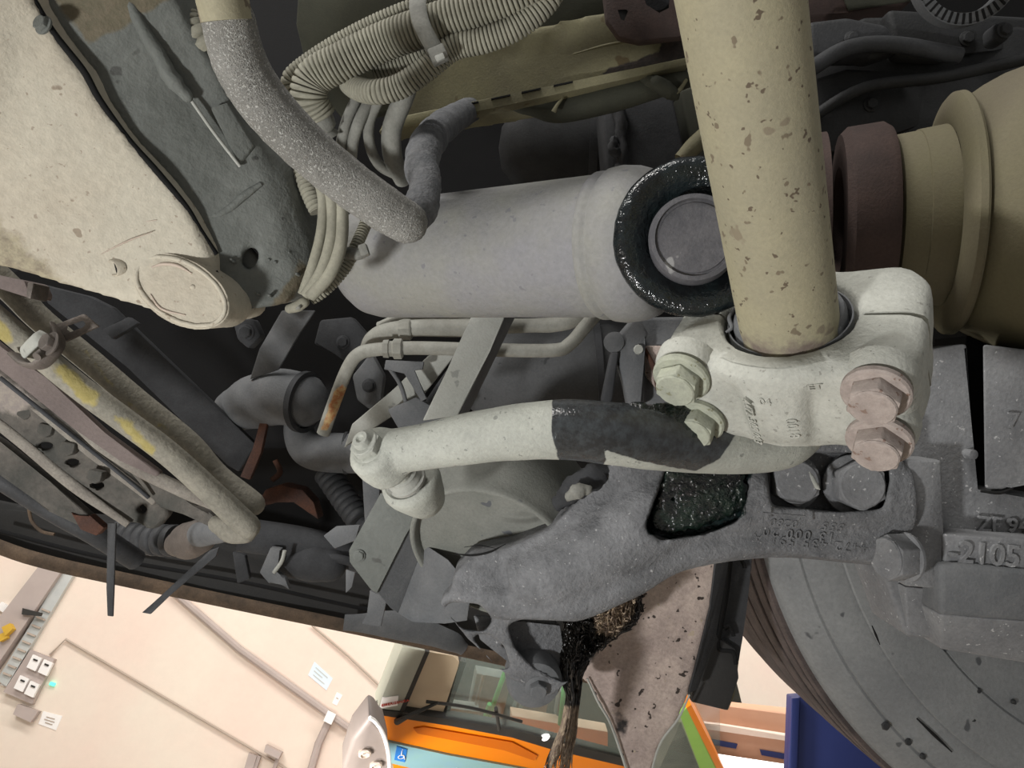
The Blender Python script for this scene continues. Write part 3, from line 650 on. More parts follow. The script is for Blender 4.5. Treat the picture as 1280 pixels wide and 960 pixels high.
# silver cylinder and ball joint
cy = thing('torque_rod', P(640, 310, .64), 'large silvery grey tube lying behind the hoses, with collar at its right end', 'tube')
cax = unit(P(765, 307, .575)-P(460, 326, .70))
b = B().lathe(P(470, 326, .70), cax, [(-.022, .030), (-.016, .043), (-.004, .0505), (.010, .0535), (.05, .054), (.236, .0555), (.236, 0)], 72)
so = b.obj('tube', m_silver, cy, 50)
e0 = P(470, 326, .70)+cax*.236
B().lathe(e0, cax, [(-.004, .0560), (-.002, .0575), (.003, .0575), (.005, .0560), (.006, .0562), (.009, .0590), (.018, .0600), (.030, .0585), (.040, .055), (.046, .049), (.046, 0)], 72).obj('collar', m_silver, cy, 50)
paint(so, stainpoly([(720, 285), (750, 270), (760, 330), (725, 325)], soft=10, top=.85))
bj = thing('ball_joint', P(866, 298, .53), 'greasy black ball joint with round grey end disc beside the thick rod', 'joint')
jax = unit(V((-.16, .03, 1)))
B().lathe(P(868, 294, .502), jax, [(-.05, .044), (-.016, .0535), (-.006, .0550), (.0, .0545), (.004, .051), (.004, .046), (-.001, .038), (-.006, .032), (-.008, .030), (-.008, 0)], 64).obj('housing', m_grease, bj, 60, disp=(.0008, 120))
B().lathe(P(868, 298, .496), jax, [(-.012, .030), (.0, .0305), (.004, .0290), (.0045, .0262), (.0020, .0255), (.0020, .024), (.0030, .0235), (.0030, 0)], 56).obj('end_disc', m_disc, bj, 45)
# foam sleeved hose
fh = thing('foam_sleeved_hose', P(400, 200, .46), 'thick speckled grey foam-covered hose curving from top left to the silvery tube', 'hose')
B().tube(poly([(284, 20, .40), (300, 78, .415), (330, 128, .43), (378, 180, .445), (432, 226, .46), (476, 258, .47), (508, 278, .478)]), [.0142, .0150, .0152, .0148, .0147, .0146, .0138], seg=36, n=10, cap='round').obj('foam_sleeve', m_foam, fh, 70, disp=(.0004, 500))
B().tube(poly([(503, 270, .49), (524, 262, .50), (531, 235, .515), (527, 205, .54), (534, 180, .58), (556, 156, .70), (596, 132, .95)]), [.011, .0128, .0112, .0125, .0135, .0145, .0150], seg=28, n=10, wob=.1, cap='round').obj('taped_section', m_tape, fh, 70, disp=(.0006, 300), label='darker taped section of the hose')
B().tube(poly([(270, -40, .385), (276, -10, .392), (284, 26, .398)]), [.0152, .0158, .0158], seg=28, n=6, flat=.85).obj('fabric_wrap', m_bar, fh, 50, label='smooth olive wrap on the hose')

# tank / cast box at top left
tk = thing('cast_housing', P(150, 200, .5), 'large dusty beige and grey boxed metal housing filling the top left corner', 'housing')
bg_ = [(-60, -80, .40), (20, -60, .42), (38, 0, .44), (66, 44, .45), (104, 92, .465), (124, 128, .475), (160, 178, .49), (196, 218, .50), (232, 262, .515), (250, 292, .525), (270, 318, .535), (268, 346, .54), (288, 372, .545), (296, 388, .55), (286, 404, .55), (250, 408, .545), (206, 394, .535), (160, 380, .53), (100, 362, .52), (50, 348, .51), (0, 334, .50), (-60, 318, .49)]
pn = B().prism(poly(bg_), V((.01, .01, -.05)), .004, 2)
pno = pn.obj('beige_panel', m_beige, tk, 60, remesh=.0035, sm=6, disp=(.0012, 16))
paint(pno, stainpoly([(-60, 260), (0, 262), (60, 310), (100, 350), (160, 378), (150, 420), (-60, 420)], soft=34, top=.9))
fr = [(24, -60, .43), (190, -60, .46), (238, 30, .49), (262, 82, .50), (300, 150, .53), (330, 186, .545), (346, 196, .55), (362, 222, .56), (388, 296, .575), (388, 326, .575), (376, 356, .57), (354, 380, .562), (320, 388, .556), (290, 388, .55), (270, 352, .545), (268, 330, .542), (254, 300, .535), (234, 260, .525), (198, 214, .51), (163, 174, .50), (128, 124, .485), (108, 88, .475), (70, 38, .46), (44, -6, .45)]
hole = cutp([(313+11*math.cos(a)-3*math.sin(a), 322+15*math.sin(a)) for a in [k*math.pi/12 for k in range(24)]], .48, .68)
fro = B().prism(poly(fr), V((.01, .01, -.045)), .004, 2).obj('grey_frame', m_frame, tk, 60, remesh=.003, sm=5, cut=[hole], disp=(.0012, 30))
paint(fro, stainpoly([(30, -60), (200, -60), (220, 0), (150, 40), (110, 60), (70, 10)], [(372, 320), (400, 340), (350, 400), (335, 385)], [(270, 350), (300, 366), (300, 395), (280, 395)], soft=14))
B().tube(poly([(300, 312, .575), (320, 336, .575)]), .008, seg=12).obj('hole_edge', m_midl, tk, 60)
B().tube(poly([(38, -6, .440), (66, 40, .452), (104, 88, .466), (124, 124, .476), (160, 174, .492), (196, 214, .503), (232, 258, .518), (250, 288, .528), (270, 318, .538)]), .0022, seg=10).obj('dark_seam', m_gap, tk, 40)
B().tube(poly([(267, 340, .536), (278, 358, .54), (290, 374, .544)]), [.003, .005, .003], seg=10).obj('dark_gap', m_gap, tk, 40)
B().tube(poly([(150, -20, .466), (176, 32, .476), (196, 66, .485), (216, 100, .494), (234, 120, .501)]), [.004, .0042, .005, .0055, .004], seg=12, cap='round').obj('weld_bead', m_frame, tk, 60, disp=(.0008, 160))
B().tube(poly([(234, 118, .501), (266, 164, .515), (300, 208, .5305)]), .0012, seg=8).obj('thin_rod', m_midl, tk, 60)
B().prism(poly([(262, 134, .509), (284, 127, .512), (318, 182, .534), (298, 206, .530)]), .006, .0015).obj('patch_plate', m_frame, tk, 40)
B().tube(poly([(230, 214, .522), (236, 238, .527), (250, 256, .532), (262, 270, .536), (284, 262, .538), (306, 244, .540), (326, 230, .543)]), [.002, .003, .003, .003, .003, .003, .002], seg=10).obj('raised_rib', m_frame, tk, 60)
for k in range(40):
    x = random.uniform(240, 380); y = random.uniform(220, 370)
    if not inpoly(x, y, [(q[0], q[1]) for q in fr]) or pdist(x, y, [(q[0], q[1]) for q in fr]) < 8 or math.hypot(x-313, y-322) < 20: continue
    B().lathe(P(x, y, .5395+(x-280)*.00028), V((0, 0, 1)), [(-.006, .0014), (.0003, .0012), (.0008, .0005), (.0009, 0)], 8).obj('paint_blister', m_frame, tk, 60)
# round lid
lidax = unit(V((-.10, -.55, .9)))
def ovprof(cx, cy_, d, rx, ry, rot, n=40): return [P(cx+rx*math.cos(a)*math.cos(rot)-ry*math.sin(a)*math.sin(rot), cy_+rx*math.cos(a)*math.sin(rot)+ry*math.sin(a)*math.cos(rot), d) for a in [k*2*math.pi/n for k in range(n)]]
def ovring(cx, cy_, d, rx, ry, rot, r, zs=0): 
    q = ovprof(cx, cy_, d, rx, ry, rot); q = [p+V((0, 0, zs)) for p in q]; return q+[q[0], q[1]]
lid = B().prism(ovprof(226, 364, .5225, 66, 40, math.radians(30)), V((.004, .004, -.035)), .003, 3).obj('round_lid', m_beige, tk, 60, disp=(.0008, 60))
B().tube(ovring(226, 364, .5226, 61, 35, math.radians(30), 0), .0016, seg=10, n=2).obj('lid_rim', m_beige, lid, 60, disp=(.0004, 200))
B().tube(poly([(190, 334, .5222), (204, 330, .5222), (222, 332, .5222), (240, 342, .5222)]), [.0006, .0012, .0012, .0005], seg=8).obj('lid_groove', m_wline, lid, 60)
B().tube(poly([(188, 368, .5222), (202, 386, .5222), (232, 394, .5222)]), [.0005, .001, .0005], seg=8).obj('lid_groove', m_wline, lid, 60)
B().lathe(P(238, 358, .519), V((0, 0, 1)), [(-.006, .0022), (-.0035, .002), (-.003, .001), (-.0028, 0)], 12).obj('lid_pip', m_beige, lid, 60)
dh = unit(V((-.45, -.35, .8)))
B().ringlathe(P(141, 335, .5165), dh, [(0, .0045), (-.006, .0045), (-.006, .0062), (.0, .0060), (.0006, .0053)], 24).obj('drain_hole_rim', m_beige, tk, 60)
B().lathe(P(141, 335, .5165)-dh*.002, dh, [(0, .0046), (.0004, .0046), (.0004, 0)], 20).obj('drain_hole', m_gap, tk, 60)
for a, b_ in (((117, 290), (196, 275)), ((126, 318), (190, 290)), ((48, 238), (52, 246))):
    B().tube(poly([(a[0], a[1], .509), ((a[0]+b_[0])/2, (a[1]+b_[1])/2-2, .511), (b_[0], b_[1], .513)]), [.0003, .0007, .0003], seg=6).obj('scratch_ridge', m_wline, tk, 60)
hexbolt(tk, P(55, 32, .444), V((-.3, .2, .9)), .005, .004, m_frame, 'small_bolt', (.006, .001))

# corrugated conduits bundled with a cable tie
def corr(label, pts, r, pitch=.0040, group=None, m=None):
    return tag(B().corr(poly(pts), r, pitch).obj('corrugated_conduit', m or m_corr, None, 60), label, 'conduit')
corr('thin corrugated conduit at the back of the bundle curling down at its left end', [(392, 118, .60), (374, 116, .595), (364, 100, .59), (388, 78, .585), (440, 46, .58), (500, 18, .575), (560, -2, .57), (640, -40, .56)], .0078, .0030)
corr('thickest corrugated conduit in the middle of the bundle', [(398, 146, .585), (386, 122, .575), (394, 96, .57), (430, 76, .565), (480, 52, .56), (530, 34, .55), (590, 14, .54), (650, -8, .53), (720, -40, .52)], .0140, .0034)
corr('corrugated conduit along the lower side of the bundle passing the tie head', [(430, 96, .60), (446, 110, .575), (470, 115, .56), (500, 108, .555), (530, 88, .55), (566, 60, .545), (606, 50, .54), (648, 32, .535), (686, -2, .53), (700, -40, .53)], .0092, .0031)
corr('corrugated conduit glimpsed behind the thickest one', [(470, 96, .59), (510, 78, .585), (560, 52, .58), (620, 24, .575), (690, -20, .57)], .0085, .0030)
t = thing('cable_tie', P(545, 68, .53), 'grey cable tie strapped around the corrugated bundle with square head', 'cable tie')
B().tube(poly([(524, -6, .56), (522, 8, .535), (527, 30, .524), (538, 52, .526), (547, 66, .530)]), [.0062]*5, seg=12, n=6, flat=.25, hint=V((1, 0, 0))).obj('strap', m_hose, t, 50)
B().box(P(548, 69, .526), (unit(V((.9, .4, 0))), unit(V((-.4, .9, 0))), V((0, 0, 1))), (.0060, .0052, .005), .0012).obj('head', m_hose, t, 40)
B().box(P(550, 72, .520), (unit(V((.9, .4, 0))), unit(V((-.4, .9, 0))), V((0, 0, 1))), (.0032, .0022, .0015), .0006).obj('latch', m_midl, t, 40)
tag(B().tube(poly([(380, 98, .58), (388, 106, .572), (384, 118, .57), (378, 112, .575)]), [.002, .0045, .004, .001], seg=10, cap='round').obj('mud_clump', m_rust, None, 60, disp=(.0014, 240)), 'small clump of dried mud lodged between the conduit ends', 'mud')
corr('smooth pale end section below the thickest conduit', [(396, 138, .59), (402, 152, .592), (408, 170, .60)], .0105, .02, m=m_hose)

# plain hoses below the bundle
for i, (lab, pts, r) in enumerate((('leftmost thin grey hose hanging below the conduit bundle', [(452, 100, .60), (446, 122, .60), (434, 150, .605), (428, 172, .61), (424, 200, .63)], .0046),
    ('second thin grey hose from the left below the conduit bundle', [(470, 104, .60), (462, 126, .60), (450, 150, .60), (442, 174, .61), (438, 205, .63)], .0048),
    ('bowed thin grey hose third from the left below the bundle', [(484, 104, .60), (472, 128, .60), (462, 152, .605), (462, 180, .61), (474, 206, .625), (494, 218, .64)], .0044),
    ('thick smooth grey hose right of the thin ones below the bundle', [(512, 100, .60), (504, 124, .60), (494, 148, .605), (489, 170, .61), (492, 200, .625), (504, 224, .65)], .0082))):
    tag(B().tube(poly(pts), r, seg=16, n=8).obj('rubber_hose', m_hose, None, 60), lab, 'hose')
for i, (lab, pts, r) in enumerate((('first grey cable from the left in the bunch draped over the housing corner', [(396, 214, .56), (404, 250, .552), (402, 290, .548), (392, 330, .546), (379, 368, .55)], .0042),
    ('second grey cable from the left in the bunch draped over the housing corner', [(410, 222, .555), (416, 262, .548), (414, 300, .542), (402, 340, .542), (382, 370, .546)], .0046),
    ('third grey cable from the left in the bunch draped over the housing corner', [(424, 236, .555), (428, 270, .546), (426, 306, .538), (413, 342, .538), (388, 371, .543)], .0046))):
    tag(B().tube(poly(pts), r, seg=14, n=8).obj('cable', m_corr, None, 60), lab, 'cable')
corr('ribbed conduit end emerging at the top edge left of the olive hose wrap', [(196, -40, .50), (214, -6, .50), (232, 22, .50), (250, 46, .50), (262, 60, .51)], .0095, .0040)
corr('short ribbed conduit stub at left of the cable bunch', [(372, 196, .575), (380, 222, .57), (390, 248, .568), (398, 264, .568)], .0068, .0034)
corr('ribbed conduit at right of the cable bunch running down to the small tie', [(462, 268, .58), (452, 292, .572), (444, 310, .566), (436, 326, .564), (424, 344, .562), (404, 364, .56), (388, 374, .56)], .0048, .0026)
t = thing('small_cable_tie', P(448, 314, .56), 'small grey cable tie with blocky head on the ribbed conduit', 'cable tie')
B().tube(poly([(434, 316, .557), (444, 318, .553), (454, 316, .556)]), .0045, seg=10, n=4).obj('strap', m_hose, t, 50)
B().box(P(455, 313, .552), (V((.9, .3, 0)).normalized(), V((-.3, .9, 0)).normalized(), V((0, 0, 1))), (.0032, .0044, .004), .001).obj('head', m_hose, t, 40)
t = thing('hose_end_clip', P(370, 383, .55), 'small pale clip at the bottom of the cable bunch', 'clip')
B().tube(poly([(362, 386, .552), (372, 383, .550), (380, 378, .55)]), [.0035, .0042, .004], seg=12, cap='round').obj('clip_body', m_corr, t, 50)
B().tube(poly([(378, 378, .556), (374, 384, .545), (366, 388, .556)]), .0012, seg=8).obj('clip_band', m_hose, t, 50)
# rubber block behind the cables
tag(B().tube(poly([(338, 190, .60), (362, 200, .60), (380, 230, .60), (388, 270, .61)]), [.012, .016, .018, .016], seg=20, cap='round').obj('rubber_grommet', m_frame, None, 60), 'rounded grey rubber block behind the housing corner', 'grommet')

# olive longitudinal beam
bm_ = thing('chassis_beam', P(680, 90, .85), 'olive painted chassis beam with slotted bright lower lip at top centre', 'beam')
wb = B().prism(poly([(470, 165, .86), (500, 112, .86), (560, 66, .86), (640, 40, .85), (750, 14, .84), (870, -20, .83), (960, -50, .82), (960, 60, .84), (870, 82, .85), (760, 110, .86), (640, 136, .87), (520, 156, .87)]), .05, .004).obj('web', m_olive, bm_, 50, remesh=.005, sm=2)
paint(wb, stainpoly([(752, -10), (900, -30), (960, -40), (960, 62), (870, 90), (790, 98), (736, 100), (760, 84), (820, 64), (826, 50), (770, 40), (755, 20)], soft=6))
B().prism(poly([(496, 146, .825), (640, 117, .825), (780, 88, .825), (860, 71, .825), (862, 80, .825), (780, 99, .825), (640, 130, .825), (500, 160, .825)]), .02, .0015).obj('lower_lip', m_olive, bm_, 40)
for x0, x1 in ((574, 598), (614, 638), (652, 676), (692, 716)):
    f = lambda x: 152-(x-496)*.213
    B().prism(poly([(x0, f(x0)-4.2, .8225), (x1, f(x1)-4.2, .8225), (x1, f(x1)-2.4, .8225), (x0, f(x0)-2.4, .8225)]), .003).obj('slot', m_gap, bm_, 0)
B().tube(poly([(716, 68, .835), (760, 56, .83), (812, 48, .828)]), [.0008, .0016, .0008], seg=8).obj('paint_ridge', m_olive, bm_, 60)
B().lathe(P(776, 18, .80), V((0, 0, 1)), [(-.01, .009), (.0005, .008), (.0005, 0)], 24).obj('dark_hole', m_gap, bm_, 40)
br = thing('primer_bracket', P(800, 10, .79), 'maroon primed bracket plate with dark holes left of the thick rod', 'bracket')
B().prism(poly([(752, -30, .80), (960, -60, .78), (960, 20, .79), (862, 44, .80), (800, 52, .80), (774, 46, .80), (758, 24, .80)]), .012, .002).obj('plate', m_maroon, br, 40, cut=[cutp([(772, 12), (786, 12), (780, 26), (776, 24)], .7, .9), cutp([(802, -12), (838, -16), (836, 10), (824, 16), (808, 6)], .7, .9)])
B().lathe(P(820, -4, .83), V((.1, -.1, 1)), [(-.02, .020), (0, .020), (.004, .016), (.004, 0)], 24).obj('bolt_end', m_deep, br, 40)
# panels further back at the top
op = thing('olive_floor_panel', P(450, 60, 1.0), 'dull dark olive floor panel behind the corrugated conduits', 'panel')
B().prism(poly([(376, -60, .98), (960, -120, .95), (960, 10, .97), (760, 40, 1.0), (620, 60, 1.0), (520, 130, 1.02), (430, 150, 1.02), (386, 96, 1.0), (370, 30, .99)]), .02, .002).obj('sheet', m_olived, op, 40)
B().tube(poly([(500, 28, .96), (640, 0, .95), (760, -40, .94)]), .006, seg=12).obj('fold', m_olived, op, 60)
# olive hose under the lip
oh = thing('olive_hose', P(720, 135, .84), 'olive hose sagging under the slotted beam lip with a small open end', 'hose')
B().tube(poly([(620, 124, .87), (660, 130, .865), (700, 136, .86), (760, 124, .855), (830, 106, .85), (870, 96, .85)]), [.006, .0125, .016, .016, .013, .009], seg=24, n=8, cap='round').obj('hose_body', m_olived, oh, 60)
B().tube(poly([(692, 140, .83), (696, 132, .828), (702, 124, .83)]), [.003, .002, .0015], seg=10).obj('hook', m_olive, oh, 60)
B().tube(poly([(806, 98, .84), (820, 104, .83), (834, 112, .83), (842, 118, .835)]), [.006, .008, .009, .007], seg=14, wob=.3, cap='round').obj('mud_knob', m_olived, oh, 60, disp=(.0015, 200))
B().tube(poly([(842, 120, .83), (850, 112, .83), (858, 100, .835)]), [.002, .0025, .002], seg=10).obj('wire_end', m_olive, oh, 60)
# grey box section and dark tank between beam and torque rod
bx = thing('muddy_box_section', P(820, 170, .95), 'mud-caked dark grey box section between the olive hose and the greasy joint', 'beam')
B().prism(poly([(752, 128, .95), (780, 124, .95), (840, 116, .95), (858, 196, .95), (850, 230, .95), (760, 236, .95)]), .06, .004).obj('face', m_deep, bx, 50, disp=(.002, 60))
B().prism(poly([(850, 112, .96), (960, 80, .96), (960, 200, .96), (868, 200, .96)]), .05, .004).obj('side_face', m_olived, bx, 50)
B().tube(poly([(772, 130, .945), (778, 180, .94), (776, 236, .945)]), [.010, .006, .009], seg=12, wob=.6).obj('mud_crust', m_deep, bx, 60, disp=(.003, 120))
B().tube(poly([(768, 176, .94), (766, 186, .938), (772, 192, .94)]), .006, seg=10, cap='round').obj('mud_crust', m_deep, bx, 60, disp=(.002, 200))
B().tube(poly([(850, 200, .82), (868, 182, .82), (892, 160, .82)]), [.008, .010, .010], seg=16).obj('olive_pipe_stub', m_olive, bx, 60)
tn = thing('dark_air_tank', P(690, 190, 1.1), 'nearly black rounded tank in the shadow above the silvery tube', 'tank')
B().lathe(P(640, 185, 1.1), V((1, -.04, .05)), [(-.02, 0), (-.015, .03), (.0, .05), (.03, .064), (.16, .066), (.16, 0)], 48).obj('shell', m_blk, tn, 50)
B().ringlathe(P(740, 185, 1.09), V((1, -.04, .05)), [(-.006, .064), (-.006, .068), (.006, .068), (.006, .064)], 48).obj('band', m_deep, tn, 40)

# ---------------- middle region below the silvery tube
ps = thing('support_strap', P(590, 450, .76), 'flat pale grey support strap slanting down from the silvery tube to the lever', 'strap')
sv = V((.010, .0, -.030))
B().prism(poly([(594, 385, .74), (636, 385, .74), (612, 440, .745), (572, 520, .75), (528, 526, .75), (560, 460, .745), (580, 415, .74)]), .006, .0015).obj('strap_face', m_midl, ps, 40)
B().prism(poly([(634, 385, .742), (646, 392, .77), (622, 440, .775), (584, 520, .78), (572, 522, .752), (612, 440, .747)]), .003, .001).obj('strap_flange', m_mid, ps, 40)
s2 = thing('rear_strap', P(500, 470, .86), 'grey flat brace behind the pale pipe, left of the support strap', 'strap')
B().prism(poly([(540, 440, .85), (572, 440, .85), (524, 500, .86), (490, 520, .86), (430, 560, .87), (440, 530, .87), (488, 490, .86)]), .006, .0015).obj('face', m_midl, s2, 40)
B().prism(poly([(484, 512, .83), (520, 496, .83), (560, 520, .83), (540, 540, .83), (500, 540, .83)]), .02, .002).obj('foot', m_mid, s2, 40)
for pts, r, n_ in (([(590, 440, .88), (560, 480, .88), (530, 525, .88)], .011, 'dark_strut'), ([(570, 440, .9), (538, 480, .9), (505, 530, .9)], .008, 'dark_strut')):
    B().tube(poly(pts), r, seg=16).obj(n_, m_deep, s2, 50)
def pipe(label, pts, r, m=None, **k): return tag(B().tube(poly(pts), r, seg=20, n=8, **k).obj('metal_pipe', m or m_pipe, None, 60), label, 'pipe')
lp = thing('lower_pipe', P(600, 437, .80), 'long pale metal pipe bent down at its left end and up at its right end', 'pipe')
lpo = B().tube(poly([(404, 542, .84), (417, 505, .83), (434, 462, .815), (448, 443, .81), (470, 437, .805), (520, 435, .80), (600, 437, .80), (690, 438, .80), (712, 430, .80), (730, 410, .80), (752, 384, .80), (770, 360, .80)]), .0074, seg=22, n=8).obj('tube', m_pipe, lp, 60)
paint(lpo, stainpoly([(416, 488), (428, 478), (440, 488), (434, 500), (410, 540), (398, 540)], soft=4, top=.85))
hx_a = V((1, 0, 0))
B().lathe(P(479, 436, .80), hx_a, [(0, .0095), (.006, .0100), (.007, .0085), (.010, .0085), (.012, .0112), (.020, .0112), (.022, .008)], 6).obj('union_nut', m_pipe, lp, 30)
up_ = thing('upper_pipe', P(560, 410, .82), 'pale metal pipe with union nut just below the silvery tube', 'pipe')
B().tube(poly([(458, 440, .86), (466, 424, .845), (484, 414, .83), (520, 410, .82), (562, 410, .82), (592, 410, .82)]), [.009, .0095, .0095, .0095, .010, .0105], seg=22, n=8, wob=.03).obj('tube', m_pipe, up_, 60)
B().lathe(P(499, 412, .82), hx_a, [(0, .0105), (.005, .0118), (.012, .0118), (.014, .0105)], 8).obj('union_nut', m_pipe, up_, 30)
B().tube(poly([(620, 408, .82), (660, 407, .82), (690, 406, .82), (712, 400, .82), (732, 390, .82)]), [.0085, .008, .0085, .010, .0115], seg=20, n=8, wob=.05).obj('right_tube', m_pipe, up_, 60)
pipe('thin pipe arching over the upper pipe right under the silvery tube', [(474, 408, .86), (500, 398, .85), (540, 395, .845), (590, 398, .84)], .0055)
cb = thing('clip_bracket', P(515, 475, .82), 'small grey clip with down-turned hook below the pale pipes', 'clip')
B().prism(poly([(482, 450, .82), (530, 452, .82), (528, 462, .82), (516, 462, .82), (534, 498, .82), (526, 502, .82), (506, 466, .82), (480, 462, .82)]), .006, .001).obj('plate', m_mid, cb, 40)
B().tube(poly([(483, 455, .83), (500, 480, .83), (508, 505, .835)]), .0025, seg=8).obj('wire', m_mid, cb, 50)

at_ = thing('air_reservoir', P(680, 465, .98), 'dark grey cylindrical air reservoir behind the lever with flat rounded end', 'tank')
axr = unit(V((.97, .06, .08)))
B().lathe(P(600, 478, .96), axr, [(-.02, 0), (-.016, .03), (.0, .052), (.02, .062), (.17, .064), (.176, .062), (.20, .05), (.205, 0)], 56).obj('shell', m_res, at_, 60)
B().ringlathe(P(745, 470, .93), axr, [(0, .060), (0, .0665), (.008, .0665), (.008, .060)], 56).obj('band', m_deep, at_, 50)
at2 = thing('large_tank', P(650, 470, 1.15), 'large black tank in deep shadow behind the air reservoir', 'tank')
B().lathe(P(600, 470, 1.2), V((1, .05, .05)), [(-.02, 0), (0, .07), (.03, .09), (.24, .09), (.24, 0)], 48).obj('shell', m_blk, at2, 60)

cs = thing('rear_casting', P(810, 460, .74), 'ribbed grey and rusty casting between the reservoir and the clamp', 'bracket')
B().prism(poly([(790, 398, .72), (800, 398, .72), (812, 420, .72), (802, 430, .72), (806, 508, .72), (786, 512, .72), (778, 470, .72), (766, 436, .72), (772, 420, .72)]), .02, .004, 3).obj('rib', m_mid, cs, 50, disp=(.0015, 90))
B().prism(poly([(796, 396, .74), (868, 396, .74), (868, 520, .74), (806, 520, .74)]), .05, .004).obj('block', m_mid, cs, 50, disp=(.001, 50))
B().prism(poly([(806, 432, .735), (842, 432, .735), (838, 470, .735), (826, 492, .735), (808, 470, .735)]), .01, .002).obj('rusty_face', m_rust, cs, 50)
B().tube(poly([(806, 436, .73), (818, 462, .728), (822, 488, .73)]), [.002, .0028, .002], seg=8).obj('edge_rib', m_rusty, cs, 50)
B().prism(poly([(764, 440, .715), (774, 440, .715), (766, 500, .715), (756, 512, .715), (752, 500, .715)]), .012, .002).obj('front_rib', m_deep, cs, 50)
B().lathe(P(768, 428, .722), V((-.3, 0, 1)), [(-.01, .011), (.004, .010), (.006, .006), (.006, 0)], 20).obj('lug', m_mid, cs, 50)
B().lathe(P(798, 437, .718), V((0, 0, 1)), [(0, .005), (.003, .004), (.003, 0)], 10).obj('rivet', m_midl, cs, 50)

# ---------------- dark elbow, ducts and braces left of the pipes
el = thing('exhaust_elbow', P(340, 500, .98), 'dark grey bent duct elbow with dusty top, under the round lid', 'duct')
B().tube(poly([(296, 512, 1.0), (320, 502, .985), (350, 496, .97), (376, 500, .96)]), [.030, .036, .037, .036], seg=36, n=6, cap='round').obj('elbow', m_mid, el, 60)
B().ringlathe(P(378, 502, .955), unit(V((1, -.15, .35))), [(0, .034), (0, .040), (.008, .040), (.008, .034)], 36).obj('clamp_band', m_deep, el, 40)
d2 = thing('intake_pipe', P(430, 560, .95), 'smooth dark grey pipe bending right behind the lever eye', 'pipe')
B().tube(poly([(380, 505, 1.0), (374, 540, .98), (388, 562, .97), (420, 566, .96), (470, 566, .95), (560, 562, .95)]), [.018, .020, .024, .026, .026, .026], seg=32, n=8, cap='round').obj('pipe', m_mid, d2, 60)
B().ringlathe(P(432, 566, .958), V((1, 0, 0)), [(0, .026), (0, .0275), (.004, .0275), (.004, .026)], 36).obj('joint_band', m_deep, d2, 40)
fb = thing('flat_brace', P(350, 440, .95), 'flat mid grey brace slanting from the cable bunch down to the dark elbow', 'brace')
B().prism(poly([(352, 388, .92), (394, 388, .92), (372, 420, .93), (348, 462, .94), (312, 474, .95), (324, 436, .94)]), .005, .0015).obj('strip', m_mid, fb, 40)
sp = thing('slanted_panel', P(240, 480, .95), 'flat dark grey panel slanting down behind the yellow-stained pipes', 'panel')
B().prism(poly([(40, 352, .88), (112, 370, .90), (140, 384, .90), (320, 556, .98), (298, 590, .98), (284, 582, .975), (160, 460, .92), (60, 380, .88)]), .012, .002).obj('sheet', m_deep, sp, 40)
B().prism(poly([(128, 412, .885), (160, 396, .89), (172, 404, .89), (140, 424, .885)]), .01, .001).obj('cross_tab', m_deep, sp, 40)
cr2 = thing('rusty_crescent', P(365, 620, 1.0), 'dark rusty curved guard with pale tip in the shadow', 'guard')
B().prism(poly([(322, 628, .99), (332, 612, .99), (352, 606, .99), (378, 612, .99), (392, 628, .98), (398, 650, .98), (384, 640, .99), (368, 626, .99), (346, 626, .99), (330, 634, .99)]), .03, .002).obj('guard', m_rusty, cr2, 40)
B().tube(poly([(340, 600, 1.0), (350, 590, 1.0), (344, 575, 1.0)]), .004, seg=8).obj('hook', m_rusty, cr2, 50)
B().prism(poly([(300, 596, .96), (316, 560, .96), (332, 500, .96), (340, 500, .96), (326, 566, .96), (312, 600, .96)]), .01, .001).obj('rusty_strip', m_rusty, cr2, 40)
ts = thing('diagonal_damper', P(440, 620, .95), 'black ribbed damper in the shadow left of the folded plate', 'damper')
B().corr(poly([(408, 590, 1.0), (430, 622, .98), (452, 652, .96)]), .018, .010, .15).obj('gaiter', m_blkh, ts, 60)
B().tube(poly([(452, 652, .96), (466, 668, .95)]), .010, seg=16).obj('rod', m_deep, ts, 60)
vp = thing('grey_upright', P(464, 630, .9), 'narrow grey upright left of the lever eye joint', 'post')
B().prism(poly([(452, 590, .86), (476, 590, .86), (472, 660, .86), (456, 660, .86)]), .02, .002).obj('post', m_mid, vp, 40)
mech = [('tangled_bracket', 'dark grey angular bracket behind the upright and lever eye', [(400, 400, .98), (440, 396, .98), (470, 430, .98), (450, 470, .98), (420, 440, .98), (392, 430, .98)]),
        ('dark_lug', 'small dark lug plate just below the round lid', [(290, 400, .8), (316, 398, .8), (326, 420, .8), (310, 436, .8), (296, 424, .8)]),
        ('shadow_plate', 'dark angular plate right of the pale bent pipe', [(440, 470, .95), (464, 440, .95), (480, 470, .95), (476, 500, .95), (462, 512, .95), (446, 500, .95)])]
for n_, lab, pl in mech:
    q = thing(n_, P(pl[0][0], pl[0][1], pl[0][2]), lab, 'bracket')
    B().prism(poly(pl), .02, .003).obj('plate', m_mid if 'plate' in n_ else m_deep, q, 40)
    cx = sum(p[0] for p in pl)/len(pl); cy_ = sum(p[1] for p in pl)/len(pl)
    hexbolt(q, P(cx, cy_, pl[0][2]-.0005), V((0, 0, 1)), .007, .006, m_deep, 'hex_bolt', (.009, .0015))

